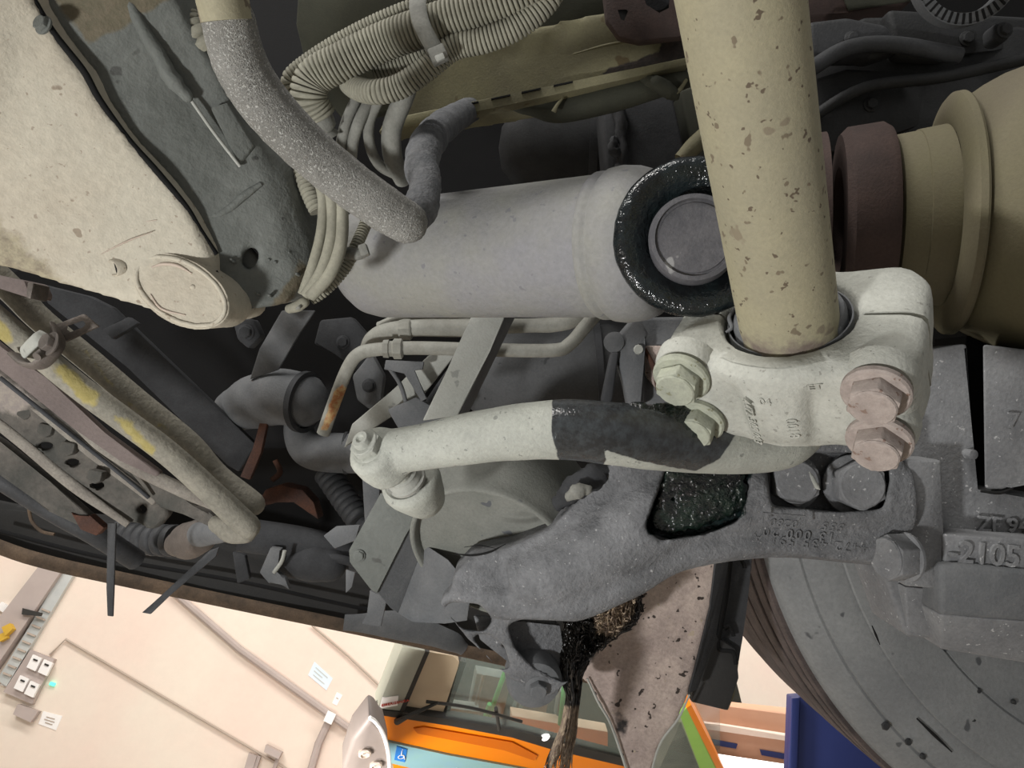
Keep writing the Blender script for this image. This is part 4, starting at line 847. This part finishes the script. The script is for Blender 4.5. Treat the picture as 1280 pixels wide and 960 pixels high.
# ---------------- yellow-stained pipes, strap clamp, angle bar, rack
p1 = thing('stained_pipe', P(150, 530, .6), 'lower of the two parallel grey pipes with yellow overspray, ending in rounded cap', 'pipe')
o_ = B().tube(poly([(-40, 368, .55), (0, 402, .56), (94, 480, .58), (156, 526, .59), (219, 574, .605), (310, 658, .63)]), [.0095, .0095, .0097, .0098, .0100, .0105], seg=28, n=10, cap='round').obj('pipe', m_yellow, p1, 60)
paint(o_, stainpoly([(-40, 370), (16, 405), (20, 430), (-40, 440)], [(56, 456), (80, 450), (126, 490), (124, 512), (104, 510)], [(130, 515), (160, 520), (200, 560), (190, 575), (150, 540)], soft=12))
p2 = thing('stained_pipe', P(200, 530, .63), 'upper of the two parallel grey pipes with patchy yellow overspray', 'pipe')
o_ = B().tube(poly([(-20, 330, .58), (23, 371, .59), (51, 400, .595), (117, 455, .61), (170, 500, .62), (234, 552, .635), (273, 592, .645), (316, 630, .65)]), [.0105, .0105, .0100, .0100, .0100, .0100, .0085, .0105], seg=28, n=10, cap='round').obj('pipe', m_yellow, p2, 60)
paint(o_, stainpoly([(84, 424), (110, 432), (140, 470), (150, 490), (180, 510), (176, 526), (130, 480)], [(186, 520), (210, 526), (220, 540), (196, 540)], soft=11, top=.85))
B().tube(poly([(306, 664, .640), (290, 664, .645), (272, 655, .65)]), [.0105, .0105, .008], seg=24, cap='round').obj('end_boss', m_yellow, p1, 60)
sc_ = thing('strap_clamp', P(60, 425, .56), 'steel strap clamp with slotted tab gripping the stained pipes at left edge', 'clamp')
B().prism(poly([(62, 408, .555), (104, 392, .56), (123, 408, .56), (76, 430, .555), (60, 424, .553)]), .0035, .001).obj('slotted_tab', m_steelb, sc_, 40, cut=[cutp([(85, 407), (104, 401), (107, 405), (104, 409), (88, 415), (84, 412)], .5, .6)])
B().tube(poly([(20, 444, .555), (34, 456, .545), (50, 456, .540), (66, 440, .538), (74, 424, .545), (70, 410, .56)]), .0065, seg=16, n=6, flat=.35, hint=V((0, 0, 1))).obj('ring', m_steelb, sc_, 50)
B().tube(poly([(30, 440, .545), (44, 426, .535), (56, 418, .54)]), .0052, seg=14, n=6, flat=.5).obj('ring_jaw', m_midl, sc_, 50)
hexbolt(sc_, P(64, 430, .535), unit(V((-.4, .3, .8))), .0065, .006, m_steelb, 'hex_bolt', (.009, .0016))
B().tube([P(56, 438, .535), P(46, 446, .528)], .0032, seg=12).obj('stud', m_steelb, sc_, 50)
wb_ = thing('grey_block', P(15, 355, .55), 'small pale block under the beige housing at the left edge', 'block')
B().prism(poly([(-30, 338, .55), (30, 350, .55), (36, 364, .55), (34, 372, .55), (-30, 352, .55)]), .03, .002).obj('block', m_mauve, wb_, 40)
B().prism(poly([(34, 352, .548), (42, 354, .548), (38, 374, .548), (32, 372, .548)]), .02, .001).obj('end_plate', m_steelb, wb_, 40)
ab = thing('mauve_angle_bar', P(100, 500, .62), 'flat mauve grey angle bar running under the stained pipes', 'bar')
B().prism(poly([(-40, 398, .58), (10, 440, .59), (60, 470, .60), (130, 540, .615), (200, 590, .63), (196, 598, .63), (150, 576, .62), (90, 534, .61), (0, 462, .59), (-40, 430, .58)]), .008, .002).obj('web', m_mauve, ab, 40)
B().tube(poly([(90, 530, .612), (130, 560, .62), (180, 590, .63), (230, 614, .64), (280, 640, .65)]), [.002, .005, .006, .006, .003], seg=14, flat=.6).obj('lower_fold', m_ridge, ab, 50)
B().tube(poly([(0, 472, .60), (80, 536, .615), (160, 600, .63), (186, 622, .64)]), .0018, seg=8).obj('edge_bead', m_deep, ab, 50)
rk = thing('grimy_rack', P(90, 580, .68), 'grimy dark slotted rail with pale flanges and round hole at lower left', 'rail')
o_ = B().prism(poly([(-60, 420, .62), (0, 468, .63), (60, 508, .64), (130, 560, .65), (200, 622, .66), (212, 642, .66), (196, 660, .66), (184, 664, .66), (174, 655, .66), (140, 650, .66), (70, 596, .65), (0, 540, .64), (-60, 500, .63)]), .014, .002)\
    .obj('rail_web', m_rack, rk, 40, remesh=.003, sm=1, cut=[B().lathe(P(176, 637, .66)+V((0, 0, -.05)), V((0, 0, 1)), [(0, .005), (.1, .005), (.1, 0)], 16)] + [cutp([(x, y), (x+18, y+3), (x+14, y+12), (x-6, y+9)], .6, .8) for x, y in ((24, 528), (52, 551), (86, 572), (116, 600))])
paint(o_, stainpoly([(-60, 400), (60, 500), (30, 530), (-60, 500)], soft=20, top=.9))
B().tube(poly([(-50, 494, .63), (20, 548, .64), (90, 606, .65), (160, 656, .655)]), [.0035, .0045, .005, .003], seg=12, flat=.5).obj('lower_flange', m_ridge, rk, 50)
B().prism(poly([(-60, 512, .64), (0, 552, .645), (60, 600, .65), (130, 660, .66), (120, 668, .66), (60, 640, .655), (0, 590, .65), (-60, 560, .64)]), .01, .002).obj('lower_web', m_rack, rk, 40)
B().prism(poly([(36, 510, .632), (52, 516, .632), (120, 566, .645), (196, 626, .655), (190, 632, .655), (108, 570, .645)]), .006, .001).obj('pale_fillet', m_ridge, rk, 40)
for x, y in ((32, 508), (58, 530), (86, 553), (120, 588)):
    B().prism(poly([(x-10, y-2, .637), (x+8, y+2, .637), (x+5, y+14, .637), (x-3, y+18, .637), (x-14, y+10, .637)]), .01, .002).obj('tooth', m_rack, rk, 40)
B().prism(poly([(150, 576, .64), (176, 592, .64), (196, 596, .64), (240, 634, .65), (262, 640, .65), (290, 664, .65), (280, 670, .65), (230, 640, .65), (200, 636, .65)]), .01, .002).obj('stepped_flange', m_rack, rk, 40)
B().prism(poly([(88, 640, .655), (100, 646, .655), (112, 644, .655), (130, 660, .655), (120, 670, .655), (100, 662, .655)]), .01, .001).obj('rusty_tab', m_rusty, rk, 40)
tag(B().tube(poly([(-50, 566, .70), (0, 596, .70), (60, 634, .72), (120, 668, .74), (170, 700, .78)]), [.011, .011, .011, .011, .011], seg=24, n=8).obj('black_hose', m_blkh, None, 60), 'plain black hose below the grimy rail at left edge', 'hose')
tag(B().tube(poly([(36, 636, .9), (40, 652, .9), (52, 664, .9), (68, 668, .9)]), .002, seg=8).obj('thin_wire', m_rim, None, 60), 'thin wire loop in the gap at far left', 'wire')
js = thing('ball_joint_rod', P(200, 676, .85), 'black linkage with ribbed boot and grey ball end behind the zip tails', 'linkage')
B().corr(poly([(150, 668, .88), (180, 674, .86), (222, 676, .84)]), .018, .014, .25).obj('ribbed_boot', m_blkh, js, 60)
B().tube(poly([(222, 680, .82), (236, 676, .80), (250, 670, .78)]), [.014, .020, .018], seg=24, cap='round').obj('ball_end', m_steelb, js, 60)
B().tube(poly([(250, 668, .77), (272, 664, .72), (286, 662, .70)]), [.013, .012, .011], seg=20).obj('stem', m_mid, js, 60)
rd = thing('dark_cross_tube', P(420, 690, .98), 'dark grey cross tube running right from the stained pipe ends', 'tube')
B().tube(poly([(300, 668, .96), (380, 680, .98), (470, 702, 1.0), (560, 726, 1.02)]), [.022, .022, .020, .018], seg=28, n=6).obj('tube', m_mid if False else m_deep, rd, 60)
hb = thing('hook_bracket', P(350, 710, .97), 'grey hooked bracket hanging below the dark cross tube', 'bracket')
B().prism(poly([(338, 684, .94), (352, 686, .94), (344, 716, .94), (356, 722, .94), (362, 738, .94), (348, 728, .94), (336, 730, .94), (324, 716, .94)]), .01, .002).obj('hook', m_mid, hb, 40)
B().tube(poly([(356, 688, .93), (352, 702, .93), (342, 716, .93)]), .0025, seg=8).obj('edge', m_midl, hb, 50)
B().prism(poly([(290, 690, .99), (306, 694, .99), (312, 724, .99), (296, 730, .99)]), .01, .002).obj('back_leg', m_deep, hb, 40)
db = thing('dark_bushing', P(390, 700, .99), 'dark round bushing block right of the hooked bracket', 'bushing')
B().tube(poly([(362, 702, .98), (390, 704, .97), (412, 706, .97)]), [.020, .024, .022], seg=24, cap='round').obj('bushing', m_deep, db, 60)
B().tube(poly([(408, 696, .96), (430, 700, .96), (450, 706, .97)]), .006, seg=10).obj('pin', m_deep, db, 60)
# zip-tie tails
tag(B().prism(poly([(134, 654, .62), (145, 654, .62), (142, 735, .64), (141, 771, .65), (134, 770, .65), (133, 735, .64)]), .002, .0006).obj('zip_tie_tail', m_rim if False else m_blkh, None, 40), 'long black zip tie tail hanging straight down over the pale wall', 'cable tie')
tag(B().prism(poly([(262, 688, .68), (274, 684, .68), (270, 696, .68), (215, 742, .66), (188, 768, .65), (177, 766, .65), (200, 746, .66)]), .002, .0006).obj('zip_tie_tail', m_blkh, None, 40), 'black zip tie tail slanting down left over the pale wall', 'cable tie')

# ---------------- folded plate and round rubber stop at the lower left of the arm
fp = thing('folded_plate', P(500, 700, .67), 'folded grey sheet metal shield plate below the lever eye with one rivet', 'plate')
B().prism(poly([(476, 616, .66), (500, 620, .66), (532, 612, .66), (540, 620, .662), (506, 668, .665), (472, 742, .67), (464, 738, .67), (437, 703, .67), (436, 688, .67)]), .003, .001).obj('left_panel', m_frame, fp, 30)
B().prism(poly([(540, 616, .664), (548, 640, .680), (530, 680, .685), (498, 768, .69), (488, 760, .69), (471, 741, .672), (505, 668, .667)]), .003, .001).obj('middle_panel', m_mid, fp, 30)
B().prism(poly([(530, 680, .684), (560, 700, .66), (590, 735, .665), (584, 776, .672), (556, 780, .672), (516, 778, .676), (497, 767, .690)]), .003, .001).obj('right_panel', m_mid, fp, 30)
hexbolt(fp, P(449, 695, .668), V((0, 0, 1)), .0045, .003, m_frame, 'rivet', (.0055, .001))
B().prism(poly([(404, 670, .72), (420, 658, .72), (450, 656, .72), (444, 676, .72), (418, 686, .72)]), .003, .001).obj('side_tab', m_mid, fp, 30)
B().prism(poly([(432, 712, .75), (444, 716, .75), (440, 734, .75), (432, 742, .75)]), .003, .001).obj('lower_tab', m_mid, fp, 30)
B().prism(poly([(462, 738, .80), (484, 748, .80), (476, 784, .80), (452, 780, .80), (460, 766, .80)]), .004, .001).obj('slotted_leg', m_mid, fp, 30)
rb = thing('rubber_stop', P(620, 660, .68), 'round grey rubber buffer with raised rim tucked behind the control arm', 'buffer')
rax = unit(V((-.28, -.52, .80)))
rc = P(614, 690, .652)
B().lathe(rc, rax, [(-.11, .058), (-.085, .074), (-.06, .082), (-.03, .083), (-.010, .0775), (.0, .0755), (.0045, .0755), (.0060, .0740), (.0060, .0722), (.0040, .0708), (-.004, .070), (-.006, .060), (-.006, 0)], 80).obj('buffer', m_silver if False else m_rubber, rb, 60)

# ---------------- right side: drum, knuckle, tyre
dax = unit(V((1, .0, .32)))
dr = thing('brake_drum', P(1200, 272, .66), 'large rounded olive brown drum cut by the right edge, with stepped neck', 'drum')
dc = P(1194, 270, .655)
do = B().lathe(dc, dax, [(.000, .094), (.004, .0995), (.010, .104), (.016, .108), (.030, .1150), (.06, .124), (.10, .130), (.20, .132), (.20, 0)], 96).obj('drum_body', m_drum, dr, 50)
B().ringlathe(dc, dax, [(-.010, .074), (-.014, .086), (-.010, .1010), (-.007, .1045), (-.002, .1050), (.000, .1035), (.000, .074)], 96).obj('flange', m_drum, dr, 35)
B().ringlathe(dc-dax*.012, dax, [(-.044, .060), (-.040, .0735), (-.0215, .0755), (-.0210, .0765), (0, .0790), (0, .060)], 80).obj('neck', m_drum, dr, 35)
B().ringlathe(dc-dax*.056, dax, [(-.040, .050), (-.040, .078), (-.034, .084), (-.006, .086), (.0, .082), (.0, .050)], 80).obj('maroon_disc', m_maroon, dr, 40)
B().ringlathe(dc-dax*.108, dax, [(-.03, .04), (-.03, .080), (.0, .082), (.0, .04)], 80).obj('maroon_disc', m_maroon, dr, 40)
hexbolt(dr, P(1098, 176, .665), dax, .012, .012, m_drum, 'hex_bolt', (.016, .004))
hexbolt(dr, P(1064, 205, .67), dax, .010, .010, m_maroon, 'hex_bolt', (.013, .004))

kn = thing('axle_knuckle', P(1200, 600, .58), 'big dark grey cast axle block at right edge with vertical slot and raised characters', 'axle')
B().prism(poly([(1104, 470, .615), (1150, 440, .615), (1212, 428, .612), (1216, 618, .605), (1300, 618, .60), (1300, 720, .60), (1172, 740, .60), (1172, 800, .60), (1134, 796, .60), (1106, 720, .60), (1106, 560, .61)]), .06, .004, 3).obj('main_body', m_dark2, kn, 50, disp=(.0010, 40))
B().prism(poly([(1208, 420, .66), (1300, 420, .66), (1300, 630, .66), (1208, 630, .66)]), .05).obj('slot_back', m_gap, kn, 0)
B().prism(poly([(1228, 430, .590), (1310, 440, .585), (1310, 606, .585), (1262, 606, .588), (1256, 612, .588), (1230, 612, .590)]), V((.047, 0, -.06)), .003, 3).obj('upper_block', m_dark2, kn, 50, disp=(.0008, 50))
B().tube(poly([(1226, 614, .590), (1250, 616, .588), (1266, 610, .588)]), [.0010, .0014, .0008], seg=8).obj('slot_foot', m_gap, kn, 50)
B().lathe(P(1215, 568, .602), V((.2, 0, 1)), [(-.01, .0045), (.002, .004), (.003, 0)], 14).obj('slot_pin', m_dark2, kn, 50)
B().prism(poly([(1131, 575, .578), (1178, 575, .578), (1179, 664, .576), (1178, 737, .574), (1131, 733, .574)]), .04, .0025, 3).obj('pillar', m_dark2, kn, 50)
B().prism(poly([(1181, 668, .573), (1310, 676, .568), (1310, 716, .568), (1181, 708, .573)]), .04, .0015, 2).obj('number_step', m_dark2, kn, 50)
B().prism(poly([(1176, 706, .566), (1200, 704, .566), (1310, 716, .562), (1310, 780, .562), (1176, 770, .566)]), .04, .004, 3).obj('lower_block', m_mid, kn, 50)
B().prism(poly([(1176, 768, .566), (1310, 778, .562), (1310, 834, .585), (1176, 812, .590)]), .04, .003, 3).obj('lower_face', m_dark2, kn, 50)
B().prism(poly([(1131, 733, .59), (1176, 737, .59), (1174, 800, .60), (1134, 790, .60)]), .03, .002).obj('step', m_dark2, kn, 50)
hexbolt(kn, P(1133, 696, .568), unit(V((-1, 0.02, .28))), .0185, .020, m_dark2, 'hex_nut', (.019, .003), hint=V((0, 1, 0)))
B().prism(poly([(1104, 600, .59), (1131, 604, .59), (1131, 665, .59), (1104, 662, .59)]), .03, .003).obj('web', m_dark2, kn, 50)
text('ZF 94', P(1221, 663, .5985), V((1, -.05, .02)), V((0, 1, 0)), .017, .0015, m_dark2, kn, 'cast_characters')
text('-2105', P(1184, 701, .5708), V((1, -.08, .03)), V((0, 1, 0)), .0235, .0016, m_dark2, kn, 'cast_characters')
text('7', P(1258, 535, .585), V((1, -.05, .02)), V((0, 1, 0)), .018, .0012, m_dark2, kn, 'cast_characters')
rough_ = B()
for k in range(26):
    x = random.uniform(1112, 1126); y = random.uniform(584, 640)
    rough_.lathe(P(x, y, .5895), V((0, 0, 1)), [(-.001, .002), (.0008, .0016), (.0014, 0)], 7)
ro = rough_.obj('rough_casting_pimples', m_dark2, kn, 60)

ty = thing('tyre', P(1250, 850, .9), 'huge dusty grey tyre sidewall filling the lower right corner', 'tyre')
tax = unit(V((.06, .02, 1))); tc_ = P(1462, 560, .86)
def arcp(t, r): return (t, r)
B().ringlathe(tc_, tax, [(-.06, .27), (-.012, .275), (.0, .282), (.006, .30), (.012, .33), (.0165, .36), (.0155, .3615), (.0190, .364), (.0200, .39), (.0190, .4185), (.0168, .420), (.0175, .423), (.0140, .445), (.0100, .4585), (.0070, .460), (.0078, .463), (.000, .478), (-.010, .4875), (-.020, .492), (-.045, .494), (-.30, .494), (-.31, .47), (-.31, .27)], 200).obj('sidewall', m_tyre, ty, 30)
for i_, (t0, t1) in enumerate(((-.020, -.034), (-.038, -.060), (-.066, -.098), (-.106, -.15), (-.158, -.205), (-.213, -.262), (-.268, -.30))):
    r0 = (.4975, .4990, .5010, .5015, .5015, .5010, .4985)[i_]
    B().ringlathe(tc_, tax, [(t0, .4905), (t0, r0-.001), (t0-.0015, r0), (t1+.0015, r0+.0005), (t1, r0-.001), (t1, .4905)], 200).obj('tread_rib', m_tread, ty, 30)
tyo = bpy.data.objects['sidewall']
B().lathe(tc_-tax*.05, tax, [(0, .27), (.004, .268), (.004, .2), (-.04, .15), (-.04, 0)], 96).obj('wheel_rim', m_deep, ty, 40)
for (a, b_, r_) in (((1090, 782), (1100, 806), .0012), ((1146, 898), (1190, 940), .0018)):
    p, q = P(a[0], a[1], .80), P(b_[0], b_[1], .80)
    def onty(v): 
        # drop the scuff onto the sidewall
        for _ in range(20):
            h = (v-tc_).dot(tax); r = ((v-tc_)-tax*h).length
            tgt = .012 if r > .44 else (.019 if r > .37 else .016)
            rd_ = unit(v); v = v+rd_*((h-tgt)*.9)
        return v
    B().tube([onty(p), onty(p.lerp(q, .5)), onty(q)], [r_*.5, r_, r_*.4], seg=8, flat=.5).obj('scuff_mark', m_gap, ty, 60)
def onty2(x, y):
    v = P(x, y, .8)
    for _ in range(20):
        h = (v-tc_).dot(tax); r = ((v-tc_)-tax*h).length; v = v+unit(v)*((h-(.013 if r > .44 else .019))*.9)
    return v
for x, y, r_ in ((1218, 900, .004), (1108, 908, .005), (1136, 928, .004), (1154, 946, .0035), (1224, 864, .003), (1268, 878, .003)):
    B().lathe(onty2(x, y), tax, [(-.002, r_), (.0006, r_*.8), (.001, 0)], 10).obj('tar_spot', m_blk, ty, 60, disp=(.0008, 300))

ln = thing('added_shadow_sheet', P(1150, 120, .8), 'added black liner in deep shadow behind the olive brown drum', 'shadow_sheet')  # added sheet, its black stands in for the shade over the tyre top
B().prism(poly([(1000, 60, .80), (1080, 20, .79), (1200, 20, .78), (1330, 40, .76), (1330, 420, .76), (1180, 440, .77), (1010, 420, .79)]), V((.01, 0, -.03)), .006, 2).obj('shadow_sheet_body', m_blk, ln, 50, disp=(.002, 12))
B().tube(poly([(1010, 150, .775), (1080, 110, .765), (1180, 96, .755), (1300, 70, .74)]), .006, seg=12).obj('shadow_sheet_fold', m_blk, ln, 60)
# rusty stay and black bracket under the arm
rs = thing('rusty_stay', P(820, 830, .8), 'broad speckled rusty brown metal stay tapering down to the bottom edge', 'bracket')
RB = [(800, 700, .74), (906, 680, .74), (898, 720, .745), (886, 770, .75), (872, 826, .76), (862, 868, .765), (848, 898, .77), (824, 932, .775), (810, 985, .78), (790, 985, .78), (776, 940, .775), (764, 905, .77), (750, 880, .765), (736, 852, .76), (724, 850, .76), (730, 800, .75), (740, 740, .74)]
rso = B().prism(poly(RB), .014, .003).obj('plate', m_rust, rs, 50, remesh=.003, sm=3, disp=(.0015, 30))
paint(rso, stainpoly([(724, 740), (790, 735), (780, 780), (740, 830), (724, 840)], [(770, 880), (790, 900), (784, 930), (766, 915)], soft=14))
B().tube(poly([(734, 848, .755), (748, 878, .758), (762, 902, .764), (776, 940, .77), (790, 985, .775)]), [.001, .0014, .0014, .0014, .0014], seg=10).obj('bright_edge', m_midl, rs, 50)
B().tube(poly([(862, 868, .76), (848, 898, .765), (824, 932, .77), (810, 985, .775)]), [.001, .0013, .0013, .0013], seg=10).obj('bright_edge', m_midl, rs, 50)
B().prism(poly([(896, 684, .735), (914, 684, .75), (904, 740, .755), (894, 800, .76), (872, 862, .765), (860, 868, .758), (872, 826, .75), (888, 760, .742)]), .005, .0015).obj('right_flange', m_deep, rs, 40)
bb = thing('black_bracket', P(905, 800, .82), 'flat black bracket with small hooks beside the tyre', 'bracket')
B().prism(poly([(904, 686, .80), (942, 686, .80), (936, 740, .80), (928, 800, .80), (924, 828, .80), (918, 826, .80), (916, 812, .80), (898, 808, .80), (886, 790, .80), (896, 740, .80)]), .008, .0015).obj('upper_plate', m_deep, bb, 40)
B().prism(poly([(884, 788, .79), (920, 812, .79), (924, 848, .79), (910, 889, .79), (864, 878, .79), (868, 840, .79)]), .02, .002).obj('lower_box', m_skirt, bb, 40)
B().prism(poly([(912, 820, .80), (924, 826, .80), (918, 870, .80), (910, 889, .80)]), .006, .001).obj('dusty_edge', m_olive, bb, 40)
for (a, b_) in (((918, 700), (930, 704)), ((906, 786), (916, 789))):
    B().tube(poly([(a[0], a[1], .792), ((a[0]+b_[0])/2, a[1]-3, .790), (b_[0], b_[1]+2, .793), (b_[0]+1, b_[1]+6, .793)]), .0022, seg=8).obj('wire_hook', m_gap, bb, 50)
B().tube(poly([(914, 694, .793), (909, 740, .793), (902, 780, .793), (898, 800, .792), (900, 812, .79), (916, 815, .79), (920, 830, .79)]), .0024, seg=8).obj('edge_wire', m_gap, bb, 50)
B().prism(poly([(664, 760, .80), (690, 766, .80), (704, 800, .80), (706, 824, .80), (700, 826, .80), (674, 790, .80)]), .01, .001).obj('rear_web', m_gap, bb, 40)

# greasy fibre tuft
path = [V((790, 738)), V((768, 762)), V((742, 780)), V((724, 806)), V((714, 842)), V((717, 872)), V((712, 905)), V((703, 940)), V((696, 968))]
rad = [14, 36, 38, 24, 15, 9, 10, 15, 20]
fb_ = B()
def pth(s):
    s = max(0, min(len(path)-1.001, s)); i = int(s); f = s-i; return path[i].lerp(path[i+1], f), rad[i]*(1-f)+rad[i+1]*f
for k in range(950):
    top = random.random()
    s0 = random.uniform(0, 3.0) if top < .72 else random.uniform(2.8, 7.0)
    ln = random.uniform(.5, 1.2) if top < .72 else random.uniform(.9, 2.4)
    ph, rr = random.uniform(0, 6.28), math.sqrt(random.random())
    pts = []; cur = random.uniform(.4, 1.6) if top < .6 else .25
    for i in range(7):
        c, R = pth(s0+ln*i/6); a = ph+cur*math.sin(i*1.3+ph)
        pts.append(P(c.x+R*rr*math.cos(a), c.y+R*rr*math.sin(a)*.75, .665+.02*math.sin(a*1.3+1)-.022*(1-rr)*random.uniform(.5, 1.0)))
    r_ = random.uniform(.00035, .0009)
    fb_.tube(pts, [r_]*3+[r_*.9, r_*.7, r_*.6, r_*.3], seg=4, n=2)
mz = B()
for s_ in [i*.25 for i in range(20)]:
    c, R = pth(s_); mz.lathe(P(c.x, c.y, .70), V((0, 0, 1)), [(-.02, 0), (-.01, R*.00050), (0, R*.00060), (.012, R*.0004), (.015, 0)], 12)
mz.bm.to_mesh(mzm := bpy.data.meshes.new('core')); fb_.bm.from_mesh(mzm)
hair = tag(fb_.obj('fibre_tuft', m_fib, None, 80), 'hairy black greasy fibre tuft hanging below the control arm', 'fibre tuft', None, 'stuff')
paint(hair, stainpoly([(738, 752), (775, 738), (800, 742), (795, 770), (770, 800), (742, 795)], [(690, 880), (730, 880), (740, 990), (680, 990)], soft=10, base=0, top=1))
tag(B().prism(poly([(778, 742, .66), (790, 734, .66), (798, 736, .66), (794, 746, .66), (784, 752, .66)]), .004, .001).obj('torn_paper_bit', m_rail, None, 40), 'small pinkish torn scrap stuck at the top of the fibre tuft', 'scrap')

# toothed disc and dark shapes at top right
td = thing('toothed_ring', P(1210, -30, .72), 'grey toothed sensor ring peeking in at the top right edge', 'ring')
tdax = unit(V((-.05, -.25, 1)))
B().ringlathe(P(1212, -40, .72), tdax, [(-.015, .040), (-.015, .050), (0, .050), (0, .040)], 80).obj('inner_band', m_mid, td, 40)
B().ringlathe(P(1212, -40, .72), tdax, [(-.016, .049), (-.016, .0515), (.0, .0515), (.0, .049)], 80).obj('outer_band', m_mid, td, 40)
a_, u_, v_ = basis(tdax)
tooth0 = None
for k in range(44):
    an = 2*math.pi*k/44; dr_ = u_*math.cos(an)+v_*math.sin(an); tg = a_.cross(dr_)
    c = P(1212, -40, .72)+dr_*.0455-a_*.004
    B().box(c, (dr_, tg, a_), (.0050, .0011, .0050)).obj('tooth', m_gap, td, 0)
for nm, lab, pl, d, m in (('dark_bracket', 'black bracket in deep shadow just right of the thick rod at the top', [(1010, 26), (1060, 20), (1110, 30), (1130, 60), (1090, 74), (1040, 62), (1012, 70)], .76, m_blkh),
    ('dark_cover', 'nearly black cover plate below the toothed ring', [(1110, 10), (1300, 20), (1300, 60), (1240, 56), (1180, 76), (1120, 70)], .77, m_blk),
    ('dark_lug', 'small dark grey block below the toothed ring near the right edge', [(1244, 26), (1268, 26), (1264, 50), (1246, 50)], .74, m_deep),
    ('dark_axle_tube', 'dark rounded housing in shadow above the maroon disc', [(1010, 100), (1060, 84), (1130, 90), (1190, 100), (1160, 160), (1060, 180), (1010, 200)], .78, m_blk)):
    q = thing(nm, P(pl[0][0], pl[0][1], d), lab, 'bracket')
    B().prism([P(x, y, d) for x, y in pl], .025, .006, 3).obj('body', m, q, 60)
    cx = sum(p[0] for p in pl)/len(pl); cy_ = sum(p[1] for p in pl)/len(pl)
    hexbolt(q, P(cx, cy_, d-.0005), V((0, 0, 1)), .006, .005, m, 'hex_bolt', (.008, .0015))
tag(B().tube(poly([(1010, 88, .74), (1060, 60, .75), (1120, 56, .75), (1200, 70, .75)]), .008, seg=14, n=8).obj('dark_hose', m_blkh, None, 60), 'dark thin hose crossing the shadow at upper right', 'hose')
tp = thing('maroon_strip', P(1020, 18, .8), 'maroon beam end right of the thick rod at the top edge', 'beam')
B().prism(poly([(990, -40, .82), (1150, -50, .82), (1140, 2, .82), (1060, 16, .82), (1000, 22, .82)]), .03, .003).obj('strip', m_maroon, tp, 40)
B().prism(poly([(1040, -40, .815), (1150, -50, .815), (1140, 0, .815), (1062, 12, .815)]), .004, .001).obj('olive_patch', m_olived, tp, 40)

# loose fibres and a brown smear on the control arm
ca = bpy.data.objects['control_arm']
for pts, r_ in (([(566, 692, .578), (590, 694, .574), (612, 690, .572), (632, 680, .571)], .0009), ([(580, 684, .574), (600, 682, .572), (622, 686, .571)], .0005)):
    B().tube(poly(pts), [r_*.4]+[r_]*(len(pts)-2)+[r_*.3], seg=6).obj('hairline_crack', m_gap, ca, 60)
tag(B().tube(poly([(700, 628, .60), (716, 612, .592), (742, 596, .588), (760, 590, .59)]), [.006, .010, .011, .006], seg=14, cap='round').obj('dark_lichen_lump', m_deep, None, 60, disp=(.003, 160)), 'dark crusty dirt lump where the control arm meets the round rubber buffer', 'dirt')
